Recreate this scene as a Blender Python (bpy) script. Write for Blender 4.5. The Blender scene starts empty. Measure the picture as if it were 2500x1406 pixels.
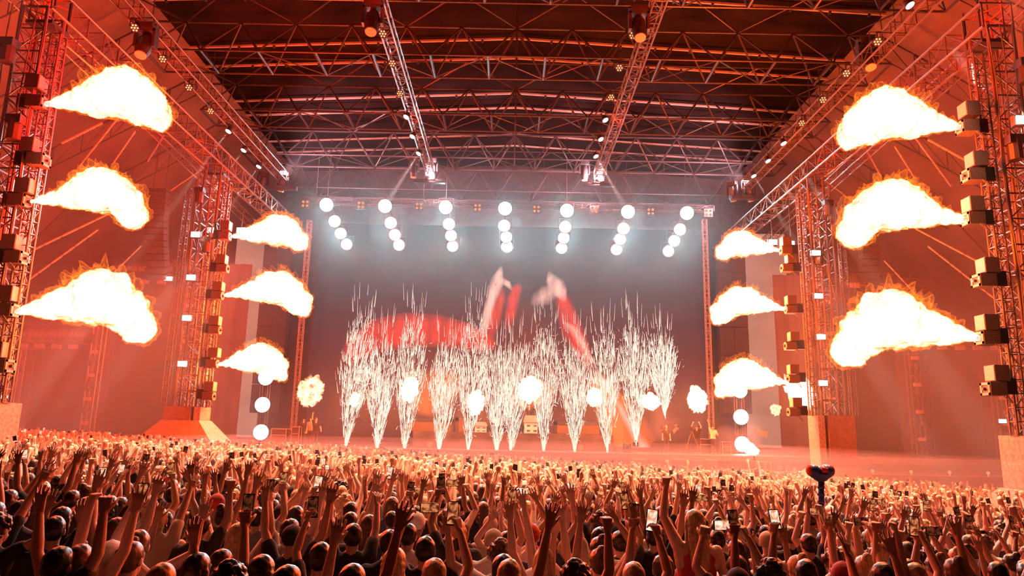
import bpy, bmesh, math, random
import numpy as np
from mathutils import Vector, Matrix, noise
R = math.radians
random.seed(7); np.random.seed(7)
S = bpy.context.scene
COL = S.collection

# ------------------------------------------------------------------ camera
F_PX, PITCH, ROLL = 1720.0, R(11.3), R(1.15)
CAM = Vector((0, 0, 3.5))
Fw = Vector((0, math.cos(PITCH), math.sin(PITCH)))
R0 = Vector((1, 0, 0)); U0 = Vector((0, -math.sin(PITCH), math.cos(PITCH)))
Rt = R0*math.cos(ROLL) + U0*math.sin(ROLL)
Up = U0*math.cos(ROLL) - R0*math.sin(ROLL)
cd = bpy.data.cameras.new('camera'); cam = bpy.data.objects.new('camera', cd); COL.objects.link(cam)
cd.sensor_width = 36; cd.lens = F_PX/2500*36; cd.clip_end = 500
m = Matrix((Rt, Up, -Fw)).transposed().to_4x4(); m.translation = CAM
cam.matrix_world = m
S.camera = cam
# ------------------------------------------------------------------ world, view, haze
w = bpy.data.worlds.new('night'); S.world = w; w.use_nodes = True
w.node_tree.nodes['Background'].inputs[0].default_value = (1, .03, .005, 1)
w.node_tree.nodes['Background'].inputs[1].default_value = .02
S.view_settings.view_transform = 'Standard'; S.view_settings.look = 'None'
S.view_settings.gamma = 1; S.view_settings.use_curve_mapping = False
S.view_settings.exposure = 0.0
try:
    S.cycles.volume_bounces = 0; S.cycles.max_bounces = 3; S.cycles.diffuse_bounces = 1; S.cycles.adaptive_threshold = .2; S.cycles.adaptive_min_samples = 20
    S.cycles.glossy_bounces = 1; S.cycles.transparent_max_bounces = 10
    S.cycles.use_light_tree = True; S.cycles.sample_clamp_indirect = 6
except Exception: pass
HAZE, HAZE_WING, HAZE_STAGE, HAZE_CROWD = .0004, .0044, .0048, .011

# ------------------------------------------------------------------ light colours and powers (lamps stand at their fixtures; fill lights are added)
K_FLAME_OUT, K_FLAME_IN = 7800, 13500
C_FLAME = [(1, .0, .0), (1, .02, .0), (1, .10, .008)]; C_FLAME_R = [(1, .035, .0), (1, .08, .0), (1, .12, .008)]
K_CROWD_FILL = 33000; C_CROWD_FILL = (1, .39, .21)
K_PAR = 1700; K_BLIND = 1300; C_BLIND = (1, .75, .66); C_PAR = (.33, .86, 1.0)
K_RED_FILL = 2400; K_REAR_FILL = 11000
K_FLOOR = 450

def P(px, py, Y):
    """the world point at depth Y seen at a place in the photograph (2500 x 1406)"""
    d = Fw + Rt*((px-1250)/F_PX) - Up*((py-703)/F_PX)
    return CAM + d*(Y/d.y)
def ground(x, y):
    y = max(0, min(y, 43)); x = max(-34, min(34, x))
    return -.025*(y-38) - .035*x
def on_ray(px, py, h):
    d = Fw + Rt*((px-1250)/F_PX) - Up*((py-703)/F_PX)
    lo, hi = 2.0, 45.0
    f = lambda Y: (CAM + d*(Y/d.y)).z - ground((d*(Y/d.y)).x, Y) - h
    for _ in range(40):
        mid = (lo+hi)/2
        if f(mid) > 0: lo = mid
        else: hi = mid
    p = CAM + d*(lo/d.y)
    return p.x, lo
def to_px(p):
    v = Vector(p)-CAM
    z = v.dot(Fw)
    return 1250+F_PX*v.dot(Rt)/z, 703-F_PX*v.dot(Up)/z

# ------------------------------------------------------------------ materials
def mat(name, col, rough=.6, metal=0, noise_amt=0, nscale=8, bump=0, spec=.5):
    m = bpy.data.materials.new(name); m.use_nodes = True
    nt = m.node_tree; b = nt.nodes['Principled BSDF']
    b.inputs['Base Color'].default_value = (*col, 1); b.inputs['Roughness'].default_value = rough
    b.inputs['Metallic'].default_value = metal; b.inputs['Specular IOR Level'].default_value = spec
    if noise_amt or bump:
        tc = nt.nodes.new('ShaderNodeTexCoord'); n = nt.nodes.new('ShaderNodeTexNoise')
        n.inputs['Scale'].default_value = nscale; n.inputs['Detail'].default_value = 4
        nt.links.new(tc.outputs['Object'], n.inputs['Vector'])
        if noise_amt:
            r = nt.nodes.new('ShaderNodeValToRGB')
            r.color_ramp.elements[0].position = .3; r.color_ramp.elements[1].position = .7
            r.color_ramp.elements[0].color = (*[c*(1-noise_amt) for c in col], 1)
            r.color_ramp.elements[1].color = (*[min(1, c*(1+noise_amt)) for c in col], 1)
            nt.links.new(n.outputs['Fac'], r.inputs[0]); nt.links.new(r.outputs[0], b.inputs['Base Color'])
        if bump:
            bp = nt.nodes.new('ShaderNodeBump'); bp.inputs['Strength'].default_value = bump
            nt.links.new(n.outputs['Fac'], bp.inputs['Height']); nt.links.new(bp.outputs[0], b.inputs['Normal'])
    return m
def emit(name, col, strength, light=False):
    m = bpy.data.materials.new(name); m.use_nodes = True
    nt = m.node_tree; nt.nodes.clear()
    o = nt.nodes.new('ShaderNodeOutputMaterial'); e = nt.nodes.new('ShaderNodeEmission')
    e.inputs[0].default_value = (*col, 1); e.inputs[1].default_value = strength
    nt.links.new(e.outputs[0], o.inputs['Surface'])
    if not light:
        try: m.cycles.emission_sampling = 'NONE'
        except Exception: pass
    return m
GLOW = .74
def flame_mat(name, stops, holes=0):
    """glowing gas: adds light and hides nothing; thick in the middle, thin at its edges"""
    m = bpy.data.materials.new(name); m.use_nodes = True
    nt = m.node_tree; nt.nodes.clear(); N = nt.nodes.new; L = nt.links.new
    o = N('ShaderNodeOutputMaterial'); e = N('ShaderNodeEmission'); t = N('ShaderNodeBsdfTransparent'); a = N('ShaderNodeAddShader')
    lw = N('ShaderNodeLayerWeight'); lw.inputs[0].default_value = .5
    r = N('ShaderNodeValToRGB'); cr = r.color_ramp
    while len(cr.elements) < len(stops): cr.elements.new(.5)
    for el, (p, c) in zip(cr.elements, stops): el.position = p; el.color = (*c, 1)
    tc = N('ShaderNodeTexCoord'); n = N('ShaderNodeTexNoise'); n.inputs['Scale'].default_value = 2.2; n.inputs['Detail'].default_value = 6
    L(tc.outputs['Object'], n.inputs['Vector'])
    add = N('ShaderNodeMath'); add.operation = 'MULTIPLY_ADD'; add.inputs[1].default_value = .5 + holes; 
    L(n.outputs['Fac'], add.inputs[0]); 
    sub = N('ShaderNodeMath'); sub.operation = 'SUBTRACT'; sub.inputs[1].default_value = .25 + holes*.5
    L(lw.outputs['Facing'], sub.inputs[0]); L(sub.outputs[0], add.inputs[2])
    L(add.outputs[0], r.inputs[0]); L(r.outputs[0], e.inputs[0]); e.inputs[1].default_value = GLOW
    L(e.outputs[0], a.inputs[0]); L(t.outputs[0], a.inputs[1]); L(a.outputs[0], o.inputs['Surface'])
    try: m.cycles.emission_sampling = 'NONE'
    except Exception: pass
    return m
M = dict(
    alu=mat('aluminium truss tube', (.12, .11, .10), .34, .35),
    steel=mat('galvanised roof steel', (.05, .045, .045), .42, .25, .15, 3),
    purlin=mat('pale roof purlin', (.42, .38, .34), .5, .1),
    black=mat('black lamp housing', (.03, .03, .03), .45),
    box=mat('grey flame machine steel', (.10, .09, .085), .5, .2, .2, 12),
    boxface=mat('pale machine front plate', (.25, .23, .21), .5),
    dark=mat('black speaker grille', (.035, .033, .033), .7, 0, .3, 30),
    drape=mat('black molton drape', (.06, .05, .05), .9, 0, .25, 2, .4),
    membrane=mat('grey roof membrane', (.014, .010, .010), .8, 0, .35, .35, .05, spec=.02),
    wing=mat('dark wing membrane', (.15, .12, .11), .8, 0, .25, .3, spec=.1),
    ground=mat('trampled earth', (.10, .07, .05), .95, 0, .4, 3, .5),
    deck=mat('black stage deck', (.09, .08, .08), .5, 0, .2, 4),
    skirt=mat('creased black skirt cloth', (.10, .085, .08), .55, 0, .3, 1.2, .8),
    plinth=mat('tower foot plaster, lit side tone', (.30, .26, .23), .85, 0, .3, 9, .6),
    plinthd=mat('brown tone, shaded foot sides and model roof', (.20, .15, .13), .85, 0, .15, 6),
    wood=mat('plywood', (.45, .30, .18), .7),
    white=mat('white plaster', (.75, .72, .68), .7),
    cable=mat('rubber cable', (.12, .11, .1), .6),
    glass=mat('dim lens', (.7, .55, .4), .2),
    strap=mat('pale strap', (.3, .27, .25), .6),
    par=emit('white hot lamp', (.93, 1, 1), 3), strobe=emit('strobe tube', (1, .96, .9), 7),
    dim=emit('dim amber lamp', (1, .30, .12), .9), ledp=emit('led lens', (1, .45, .2), 1.6),
    spark=emit('burning spark', (1, .80, .64), 1.35),
    teal=emit('cool strobe tube', (.75, .95, 1), 4),
)
FL_CORE = flame_mat('flame core', [(.0, (1, .92, .84)), (.5, (1, .86, .70)), (.66, (.95, .45, .16)), (.8, (.6, .16, .02)), (.97, (.2, .02, .001))], .25)
FL_FRINGE = flame_mat('flame fringe', [(.0, (.05, .01, 0)), (.35, (.15, .03, .003)), (.62, (.5, .10, .008)), (.85, (.15, .018, 0)), (1, (0, 0, 0))], .5)
FL_PUFF = flame_mat('flame puff', [(.0, (1, .9, .8)), (.4, (1, .75, .5)), (.6, (.6, .28, .1)), (.8, (.2, .05, .01)), (.98, (0, 0, 0))], .6)
FL_FAINT = flame_mat('fading flame', [(.0, (.6, .35, .2)), (.35, (.4, .2, .09)), (.6, (.15, .05, .014)), (.85, (0, 0, 0)), (1, (0, 0, 0))], .8)

# ------------------------------------------------------------------ helpers
def tag(o, label=None, cat=None, group=None, kind=None):
    if label: o['label'] = label
    if cat: o['category'] = cat
    if group: o['group'] = group
    if kind: o['kind'] = kind
    return o
def empty(name, loc, label, cat, group=None, rz=0):
    o = bpy.data.objects.new(name, None); COL.objects.link(o); o.empty_display_size = .2
    o.location = loc; o.rotation_euler.z = rz
    return tag(o, label, cat, group)
def link(name, me, material=None, parent=None, loc=(0, 0, 0), rot=(0, 0, 0), scale=(1, 1, 1)):
    o = bpy.data.objects.new(name, me); COL.objects.link(o)
    if material and not me.materials: me.materials.append(material)
    o.location = loc; o.rotation_euler = rot; o.scale = scale
    if parent: o.parent = parent
    return o
def copy_tree(o, parent=None):
    c = o.copy(); COL.objects.link(c)
    if parent: c.parent = parent
    for ch in list(o.children): copy_tree(ch, c)
    return c
_circ = {n: [(math.cos(2*math.pi*i/n), math.sin(2*math.pi*i/n)) for i in range(n)] for n in range(3, 33)}
class MB:
    def __init__(s): s.v = []; s.f = []
    def tube(s, a, b, r, n=6, r2=None):
        a = Vector(a); b = Vector(b); d = b-a
        if d.length < 1e-6: return s
        d.normalize(); u = d.orthogonal().normalized(); w_ = d.cross(u); r2 = r if r2 is None else r2
        k = len(s.v)
        for c, q in ((a, r), (b, r2)):
            for x, y in _circ[n]: s.v.append(c + u*(x*q) + w_*(y*q))
        for i in range(n):
            j = (i+1) % n; s.f.append((k+i, k+j, k+n+j, k+n+i))
        s.f.append(tuple(range(k+n-1, k-1, -1))); s.f.append(tuple(range(k+n, k+2*n)))
        return s
    def path(s, pts, r, n=6):
        for a, b in zip(pts, pts[1:]): s.tube(a, b, r, n)
        return s
    def box(s, c, size, rot=None):
        c = Vector(c); k = len(s.v); x, y, z = (q/2 for q in size)
        for p in ((-x,-y,-z),(x,-y,-z),(x,y,-z),(-x,y,-z),(-x,-y,z),(x,-y,z),(x,y,z),(-x,y,z)):
            p = Vector(p)
            if rot: p = rot @ p
            s.v.append(c+p)
        for f in ((0,3,2,1),(4,5,6,7),(0,1,5,4),(1,2,6,5),(2,3,7,6),(3,0,4,7)): s.f.append(tuple(k+i for i in f))
        return s
    def sphere(s, c, r, n=10, m_=7):
        c = Vector(c); r = (r, r, r) if not hasattr(r, '__len__') else r; k = len(s.v)
        s.v.append(c+Vector((0, 0, r[2])))
        for j in range(1, m_):
            t = math.pi*j/m_
            for x, y in _circ[n]: s.v.append(c+Vector((r[0]*math.sin(t)*x, r[1]*math.sin(t)*y, r[2]*math.cos(t))))
        s.v.append(c-Vector((0, 0, r[2])))
        for i in range(n): s.f.append((k, k+1+i, k+1+(i+1) % n))
        for j in range(m_-2):
            for i in range(n):
                a = k+1+j*n
                s.f.append((a+i, a+n+i, a+n+(i+1) % n, a+(i+1) % n))
        a = k+1+(m_-2)*n; e = len(s.v)-1
        for i in range(n): s.f.append((a+i, e, a+(i+1) % n))
        return s
    def taper(s, a, ra, b, rb, n=10):
        s.sphere(a, ra, n, 6); s.sphere(b, rb, n, 6); return s.tube(a, b, ra, n, rb)
    def poly(s, pts, th):
        """an upright sheet: outline pts [(x,z)] at y=0, thickness th"""
        k = len(s.v); n = len(pts)
        for y in (0, th):
            for x, z in pts: s.v.append(Vector((x, y, z)))
        s.f.append(tuple(range(k, k+n))); s.f.append(tuple(range(k+2*n-1, k+n-1, -1)))
        for i in range(n):
            j = (i+1) % n; s.f.append((k+i, k+n+i, k+n+j, k+j))
        return s
    def mesh(s, name='mesh', smooth=False):
        me = bpy.data.meshes.new(name); me.from_pydata([tuple(v) for v in s.v], [], s.f)
        if smooth: me.polygons.foreach_set('use_smooth', [True]*len(me.polygons))
        me.update(); return me
    def build(s, name, material, parent=None, loc=(0, 0, 0), smooth=False, rot=(0, 0, 0)):
        return link(name, s.mesh(name, smooth), material, parent, loc, rot)
def lamp(kind, loc, energy, col, radius=.1, aim=None, cone=60, blend=.3, name='light', parent=None):
    ld = bpy.data.lights.new(name, kind); ld.energy = energy; ld.color = col; ld.shadow_soft_size = radius
    o = bpy.data.objects.new(name, ld); COL.objects.link(o); o.location = loc
    if kind == 'SPOT':
        ld.spot_size = R(cone); ld.spot_blend = blend
        o.rotation_euler = (Vector(aim)-Vector(loc)).to_track_quat('-Z', 'Y').to_euler()
    return o
def remesh(mb, voxel, smooth=2, ratio=1.0, name='mesh'):
    o = bpy.data.objects.new('tmp', mb.mesh()); COL.objects.link(o)
    r = o.modifiers.new('r', 'REMESH'); r.mode = 'VOXEL'; r.voxel_size = voxel; r.adaptivity = 0
    if smooth: q = o.modifiers.new('s', 'SMOOTH'); q.iterations = smooth; q.factor = .5 if smooth > 1 else .35
    if ratio < 1: d = o.modifiers.new('d', 'DECIMATE'); d.ratio = ratio
    dg = bpy.context.evaluated_depsgraph_get(); dg.update()
    me = bpy.data.meshes.new_from_object(o.evaluated_get(dg)); me.name = name
    me.polygons.foreach_set('use_smooth', [True]*len(me.polygons))
    bpy.data.objects.remove(o)
    return me

# ------------------------------------------------------------------ setting
n = 40
mb = MB()
xs = [-60+120*i/n for i in range(n+1)]; ys = [-12+82*i/n for i in range(n+1)]
mb.v = [Vector((x, y, ground(x, y))) for y in ys for x in xs]
mb.f = [(j*(n+1)+i, j*(n+1)+i+1, (j+1)*(n+1)+i+1, (j+1)*(n+1)+i) for j in range(n) for i in range(n)]
tag(mb.build('floor', M['ground']), kind='structure')
# roof membrane, low gable
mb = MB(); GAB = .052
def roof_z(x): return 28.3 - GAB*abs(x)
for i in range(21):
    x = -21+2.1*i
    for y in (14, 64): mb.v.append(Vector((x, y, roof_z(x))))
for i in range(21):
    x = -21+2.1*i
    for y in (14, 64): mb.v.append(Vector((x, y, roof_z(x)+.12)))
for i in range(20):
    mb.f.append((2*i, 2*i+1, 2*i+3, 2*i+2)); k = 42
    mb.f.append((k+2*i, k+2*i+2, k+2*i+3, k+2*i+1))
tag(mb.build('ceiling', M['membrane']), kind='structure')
tag(MB().box((0, 64.2, 13), (90, .3, 32)).build('wall_back', M['drape']), kind='structure')
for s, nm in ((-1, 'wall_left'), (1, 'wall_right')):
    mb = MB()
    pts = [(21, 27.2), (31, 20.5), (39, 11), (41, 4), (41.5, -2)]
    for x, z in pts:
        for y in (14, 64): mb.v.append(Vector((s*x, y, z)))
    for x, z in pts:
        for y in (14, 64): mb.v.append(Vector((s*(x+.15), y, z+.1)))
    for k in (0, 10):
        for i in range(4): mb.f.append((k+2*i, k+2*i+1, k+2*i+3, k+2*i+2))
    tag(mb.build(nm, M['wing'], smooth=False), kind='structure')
for s, nm in ((-1, 'wall_wing_left'), (1, 'wall_wing_right')):
    mb = MB(); k = 60          # hanging drape with folds
    for i in range(k+1):
        x = 20.8+20*i/k; y = 55+.12*math.sin(i*2.4)+.05*math.sin(i*5.1)
        for z in (2.3, 16): mb.v.append(Vector((s*x, y, z)))
    for i in range(k): mb.f.append((2*i, 2*i+1, 2*i+3, 2*i+2))
    tag(mb.build(nm, M['wing'], smooth=True), kind='structure')

# haze over the stage: a real scattering volume
def haze(name, c, size, dens, label, g=.1, wedge=None):
    hm = bpy.data.materials.new('haze'); hm.use_nodes = True; nt = hm.node_tree; nt.nodes.clear()
    o_ = nt.nodes.new('ShaderNodeOutputMaterial'); vs = nt.nodes.new('ShaderNodeVolumeScatter')
    vs.inputs['Density'].default_value = dens; vs.inputs['Color'].default_value = (1, 1, 1, 1); vs.inputs['Anisotropy'].default_value = g
    nt.links.new(vs.outputs[0], o_.inputs['Volume'])
    mb = MB().box(c, size)
    if wedge:        # a bank of smoke whose top rises from the front to the rear
        for v in mb.v:
            if v.z > c[2]: v.z = wedge[0] if v.y < c[1] else wedge[1]
    tag(mb.build(name, hm), label, 'haze', kind='stuff')
haze('wing_haze', (-29.5, 36, 9.5), (27, 40, 21), HAZE_WING, 'thick orange lit haze filling the left wing')
haze('wing_haze', (29.5, 36, 9.5), (27, 40, 21), HAZE_WING, 'thick orange lit haze filling the right wing')
for s_, nm_ in ((-1, 'left'), (1, 'right')): haze('smoke_bank', (s_*29.6, 36.2, 2), (26.6, 38.8, 5.4), .0115 if s_ < 0 else .0085, 'low bank of orange lit smoke rolling through the %s wing' % nm_, .1, (3.2, 18.5))
haze('smoke_bank', (0, 50.2, 5), (31, 17, 5.2), .0115, 'low bank of smoke over the rear of the stage', .1, (3.4, 15))
haze('stage_haze', (0, 51, 13.6), (31.8, 19, 22.8), HAZE_STAGE, 'haze over the stage under the white lamp grid', .45)
haze('crowd_haze', (0, 28, 1.0), (29.6, 22, 3.9), HAZE_CROWD, 'thin haze over the far crowd')

# ------------------------------------------------------------------ roof steel
def lattice(mb, A, B, off, r, n, alt=True):
    """diagonals between two parallel lines A->B and A+off->B+off"""
    A = Vector(A); B = Vector(B); off = Vector(off)
    for i in range(n+1):
        p = A+(B-A)*(i/n); mb.tube(p, p+off, r, 4)
        if i < n:
            q = A+(B-A)*((i+1)/n)
            if i % 2: mb.tube(p+off, q, r*.7, 4)
            else: mb.tube(p, q+off, r*.7, 4)
names = ['nearest the audience, half above the frame', 'crossing the top of the view', 'second across the roof, dark webs over orange lit posts',
         'third across the roof, in the middle of the view', 'fourth across the roof, paler in the haze', 'rearmost, behind the white lamp grid']
BRK = MB().box((0, 0, 0), (.12, .2, .1)).mesh('bracket'); BRK.materials.append(M['black'])
for k in range(6):
    y1 = 20.4+7.47*k; y2 = y1+2.55; z = 23.5; W = 20.5
    root = empty('roof_truss', (0, (y1+y2)/2, z), 'steel space frame roof truss '+names[k], 'roof truss', 'cross trusses of the stage roof')
    h = 1.275; nb = 13
    for (y, zz, r) in ((-h, 0, .06), (h, 0, .06), (0, 2.45, .07), (-h*1.6, 3.3, .05)):
        MB().tube((-W, y, zz), (W, y, zz), r, 6).build('chord', M['steel'], root)
    mb = MB(); dx = 2*W/nb
    for i in range(nb+1):
        x = -W+dx*i
        mb.tube((x, -h, 0), (x, h, 0), .075, 6)
        if i < nb:
            mb.tube((x, h if i % 2 else -h, 0), (x+dx, -h if i % 2 else h, 0), .035, 5)
    mb.build('post_lattice', M['steel'], root)
    mb = MB()
    for i in range(nb):
        xm = -W+dx*(i+.5)
        for sx in (-.5, .5):
            for y in (-h, h): mb.tube((xm, 0, 2.45), (xm+dx*sx, y, 0), .055, 5)
        if i % 2 == 0:
            mb.tube((xm, 0, 2.45), (xm+dx, -h*1.6, 3.3), .05, 5); mb.tube((xm, 0, 2.45), (xm-dx, -h*1.6, 3.3), .05, 5)
    mb.build('web_lattice', M['steel'], root)
    if k < 5:
        for dy in (5.6, 8.0):
            yy = y1+dy
            def ln(t): return Vector((t, 0, 27.9-GAB*abs(t)-28))
            o = empty('roof_purlin', (0, yy, 28), 'pale roof purlin, %s of the pair behind the %s' % ('front' if dy < 6 else 'rear', ['foremost roof truss', 'truss crossing the top of view', 'second visible roof truss', 'third visible roof truss', 'fourth visible roof truss'][k]), 'purlin', 'purlins under the roof membrane')
            for sx in (-1, 1):
                MB().tube(ln(0), ln(sx*20.8), .085, 4).build('rafter_half', M['purlin'], o)
            for i in range(-9, 10): link('bracket', BRK, None, o, ln(i*2.2)+Vector((0, 0, -.12)))
# ridge king posts
for k in range(4):
    y = 29+7.47*k
    MBo = MB().tube((0, 0, 0), (0, 0, 4.4), .06, 6).tube((0, 0, 2.2), (1.6, 1.1, 0), .035, 5).tube((0, 0, 2.2), (-1.6, 1.1, 0), .035, 5)
    tag(MBo.build('king_post', M['steel'], None, (0, y, 23.4)), 'steel king post under the roof ridge, %s from the front' % ['first', 'second', 'third', 'fourth'][k], 'roof post', 'king posts on the ridge')

# ------------------------------------------------------------------ trusses running towards the back
def box_truss(name, label, cat, group, A, B, wd, ht, r, bays, parent_mat='alu'):
    A = Vector(A); B = Vector(B); d = (B-A).normalized()
    up = Vector((0, 0, 1)) if abs(d.z) < .9 else Vector((0, 1, 0))
    sx = d.cross(up).normalized(); up = sx.cross(d).normalized()
    root = empty(name, A, label, cat, group)
    c = [(-wd/2, 0), (wd/2, 0), (wd/2, ht), (-wd/2, ht)]
    O = [sx*x+up*y for x, y in c]; Z = Vector((0, 0, 0)); L = B-A
    for o in O: MB().tube(o, L+o, r, 6).build('chord', M[parent_mat], root)
    mb = MB()
    for a, b in ((0, 1), (1, 2), (2, 3), (3, 0)): lattice(mb, O[a], L+O[a], O[b]-O[a], r*.6, bays)
    mb.build('lattice', M[parent_mat], root)
    return root
for s, sd in ((-1, 'left'), (1, 'right')):
    box_truss('lighting_truss', 'long aluminium lamp truss above the %s edge of the stage' % sd, 'lighting truss', 'front to back lamp trusses', (s*16.2, 19, 20.2), (s*16.2, 46.8, 20.2), .62, .62, .045, 34)
    box_truss('lighting_truss', 'long aluminium lamp truss %s of the roof ridge' % sd, 'lighting truss', 'front to back lamp trusses', (s*6.0, 20, 21.2), (s*6.0, 48, 21.2), .55, .55, .045, 34)
    box_truss('tower_beam', 'ladder beam joining the outer and inner truss towers on the %s' % sd, 'beam', 'beams between towers', (s*16.9, 22.4, 17.7), (s*16.9, 52, 17.7), 1.05, .9, .055, 28)
    box_truss('tower_beam', 'thin upper beam outside the tower ladder beam on the %s' % sd, 'beam', 'beams between towers', (s*19.4, 20, 19.6), (s*19.4, 54, 17.6), .5, .5, .035, 26)

for o in [o for o in bpy.data.objects if o.name.startswith('lighting_truss')]:
    mb = MB(); X = o.location.x; Z = o.location.z
    for k in range(4):
        yy = 20.4+7.47*k
        for dx in (-.3, .3): MB().tube((dx, yy-o.location.y, .5), (dx, yy-o.location.y, 23.5-Z), .018).build('hanging_wire', M['steel'], o)
# ------------------------------------------------------------------ lamp fixtures
def par_can(loc, aim, lit, label, group='small round lamps on the lamp trusses'):
    root = empty('par_light', loc, label, 'stage lamp', group)
    q = (Vector(aim)-Vector(loc)).to_track_quat('-Z', 'Y')
    T = lambda v: q @ Vector(v)
    MB().tube(T((0, 0, .28)), T((0, 0, 0)), .15, 14, .20).build('housing', M['black'], root)
    MB().tube(T((-.26, 0, .15)), T((-.26, 0, .15))+Vector((0, 0, .42)), .02).tube(T((.26, 0, .15)), T((.26, 0, .15))+Vector((0, 0, .42)), .02).tube(T((-.26, 0, .15))+Vector((0, 0, .42)), T((.26, 0, .15))+Vector((0, 0, .42)), .02).build('yoke', M['black'], root)
    mb = MB()
    if lit: mb.tube(T((0, 0, .01)), T((0, 0, -.015)), .17, 16)
    else:
        mb.tube(T((0, 0, .01)), T((0, 0, -.02)), .045, 8)
        for i in range(6):
            a = i*math.pi/3; mb.tube(T((.12*math.cos(a), .12*math.sin(a), .01)), T((.12*math.cos(a), .12*math.sin(a), -.02)), .04, 8)
    mb.build('lens', M['par'] if lit else M['ledp'], root)
    return root
def moving_head(loc, rz, tilt, label, face='glass', group='moving head lamps', size=1.0):
    root = empty('moving_head', loc, label, 'stage lamp', group, rz); root.scale = (size,)*3
    MB().box((0, 0, -.08), (.42, .34, .16)).box((0, 0, -.02), (.5, .12, .05)).build('base', M['black'], root)
    MB().box((-.23, 0, -.38), (.07, .2, .5)).box((.23, 0, -.38), (.07, .2, .5)).box((0, 0, -.17), (.5, .2, .06)).build('yoke', M['black'], root)
    q = Matrix.Rotation(tilt, 3, 'X')
    T = lambda v: q @ Vector(v)+Vector((0, 0, -.5))
    MB().tube(T((0, 0, .28)), T((0, 0, .1)), .12, 14, .17).tube(T((0, 0, .1)), T((0, 0, -.22)), .17, 14, .19).tube(T((0, 0, -.22)), T((0, 0, -.42)), .19, 14, .15).build('head', M['black'], root, smooth=False)
    MB().tube(T((0, 0, -.42)), T((0, 0, -.45)), .14, 14).build('lens', M[face], root)
    return root
# lit and unlit round lamps, per truss; (px, py, lit)
rows = {
 ('left outer', -16.2, 20.2): [(330, 60, 0), (398, 137, 0), (462, 207, 0), (515, 265, 0), (558, 315, 1), (595, 362, 1), (632, 402, 1)],
 ('left inner', -6.0, 21.2): [(935, 75, 0), (958, 148, 0), (977, 222, 0), (992, 280, 1), (1007, 328, 1), (1022, 370, 1)],
 ('right inner', 6.0, 21.2): [(1545, 80, 0), (1512, 160, 0), (1492, 232, 0), (1478, 288, 1), (1467, 335, 1), (1455, 377, 1)],
 ('right outer', 16.2, 20.2): [(2221, 6, 1), (2142, 95, 0), (2066, 173, 0), (2009, 238, 0), (1957, 295, 0), (1913, 345, 1), (1875, 388, 1), (1840, 425, 1)]}
ordn = ['first', 'second', 'third', 'fourth', 'fifth', 'sixth', 'seventh', 'eighth']
for (nm, X, Z), lst in rows.items():
    for i, (px, py, lit) in enumerate(lst):
        z = Z-.25
        # depth along the truss at which its height projects to py
        lo, hi = 15, 60
        for _ in range(30):
            mid = (lo+hi)/2
            if to_px((X, mid, z))[1] < py: lo = mid
            else: hi = mid
        Y = lo; s = -1 if X < 0 else 1
        xx = P(px, py, Y).x
        if abs(xx-X) > 1.2: xx = X
        aim = (xx+s*(3.5 if abs(X) < 10 else 3.0), Y-3.0, z-8.5)
        if not lit: aim = (xx*.9, Y-14, z-12)
        MBc = (xx, X, Y, z, Z)
        pc_ = par_can((xx, Y, z-.15), aim, lit, '%s round lamp on the %s lamp truss, %s from the front' % ('white glowing' if lit else 'dim amber seven lens', nm, ordn[i]))
        MB().tube((0, 0, .1), (0, 0, Z+.05-z+.15), .025).tube((0, 0, Z+.02-z+.15), (X-xx+(.33 if xx < X else -.33), 0, Z+.02-z+.15), .025).build('clamp_arm', M['black'], pc_)
        if lit:
            lo_ = Vector((xx, Y, z-.15)); dr = (Vector(aim)-lo_).normalized()
            lamp('SPOT', lo_+dr*.06, 170000 if abs(X) < 10 else 120000, (1, .62, .5), .04, lo_+dr*5, 5.5, .35, 'par_beam')
for px, py, Y, lb in ((910, 52, 27, 'large moving lamp high on the truss left of the ridge'), (1560, 66, 27.4, 'large moving lamp high on the truss right of the ridge'),
                      (355, 108, 27.5, 'large moving lamp beside the left outer lamp truss'), (2117, 140, 30, 'large moving lamp beside the right outer lamp truss')):
    p = P(px, py, Y); h_ = moving_head(p+Vector((0, 0, .9)), 0, R(-20), lb, 'glass', size=1.7)
    TX, TZ = (16.2, 20.2) if abs(px-1235) > 600 else (6.0, 21.2); TX *= 1 if px > 1250 else -1
    dz_ = (TZ+.05-p.z-.9)/1.7; dx_ = (TX-p.x)/1.7; MB().tube((0, 0, 0), (0, 0, dz_), .02).tube((0, 0, dz_), (dx_, 0, dz_), .03).build('hanger', M['black'], h_)
for px, py, Y, lb in ((643, 438, 47, 'bulbous moving lamp, left one under the left outer truss end'), (690, 438, 47, 'bulbous moving lamp, right one under the left outer truss end'),
                      (1010, 405, 48, 'bulbous moving lamp, left one under the left inner truss end'), (1056, 405, 48, 'bulbous moving lamp, right one under the left inner truss end'),
                      (1427, 412, 48, 'bulbous moving lamp, left one under the right inner truss end'), (1468, 412, 48, 'bulbous moving lamp, right one under the right inner truss end'),
                      (1787, 462, 47, 'bulbous moving lamp, left one under the right outer truss end'), (1830, 462, 47, 'bulbous moving lamp, right one under the right outer truss end')):
    p = P(px, py, Y); s = -1 if px < 1250 else 1
    h_ = moving_head(p+Vector((0, 0, .5)), R(-35)*s if abs(px-1250) > 400 else 0, R(25) if abs(px-1250) > 400 else R(5), lb, 'glass', size=1.45)
    TZ = 20.2 if abs(px-1250) > 400 else 21.2; dz_ = (TZ-.6-p.z-.5)/1.45
    if dz_ > 0: MB().tube((0, 0, 0), (0, 0, dz_), .02).box((0, 0, dz_), (.4, .4, .05)).build('hanger', M['black'], h_)
for s in (-1, 1):
    for X_, Y_ in ((16.2, 46.5), (6.0, 47.3)): lamp('SPOT', (s*X_, Y_, 20.9), K_REAR_FILL, (1, .50, .56), .2, (s*X_*.6, 54, 24), 150, 1, 'added_rear_fill')  # fill added to brighten the haze below the rear roof
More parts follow.
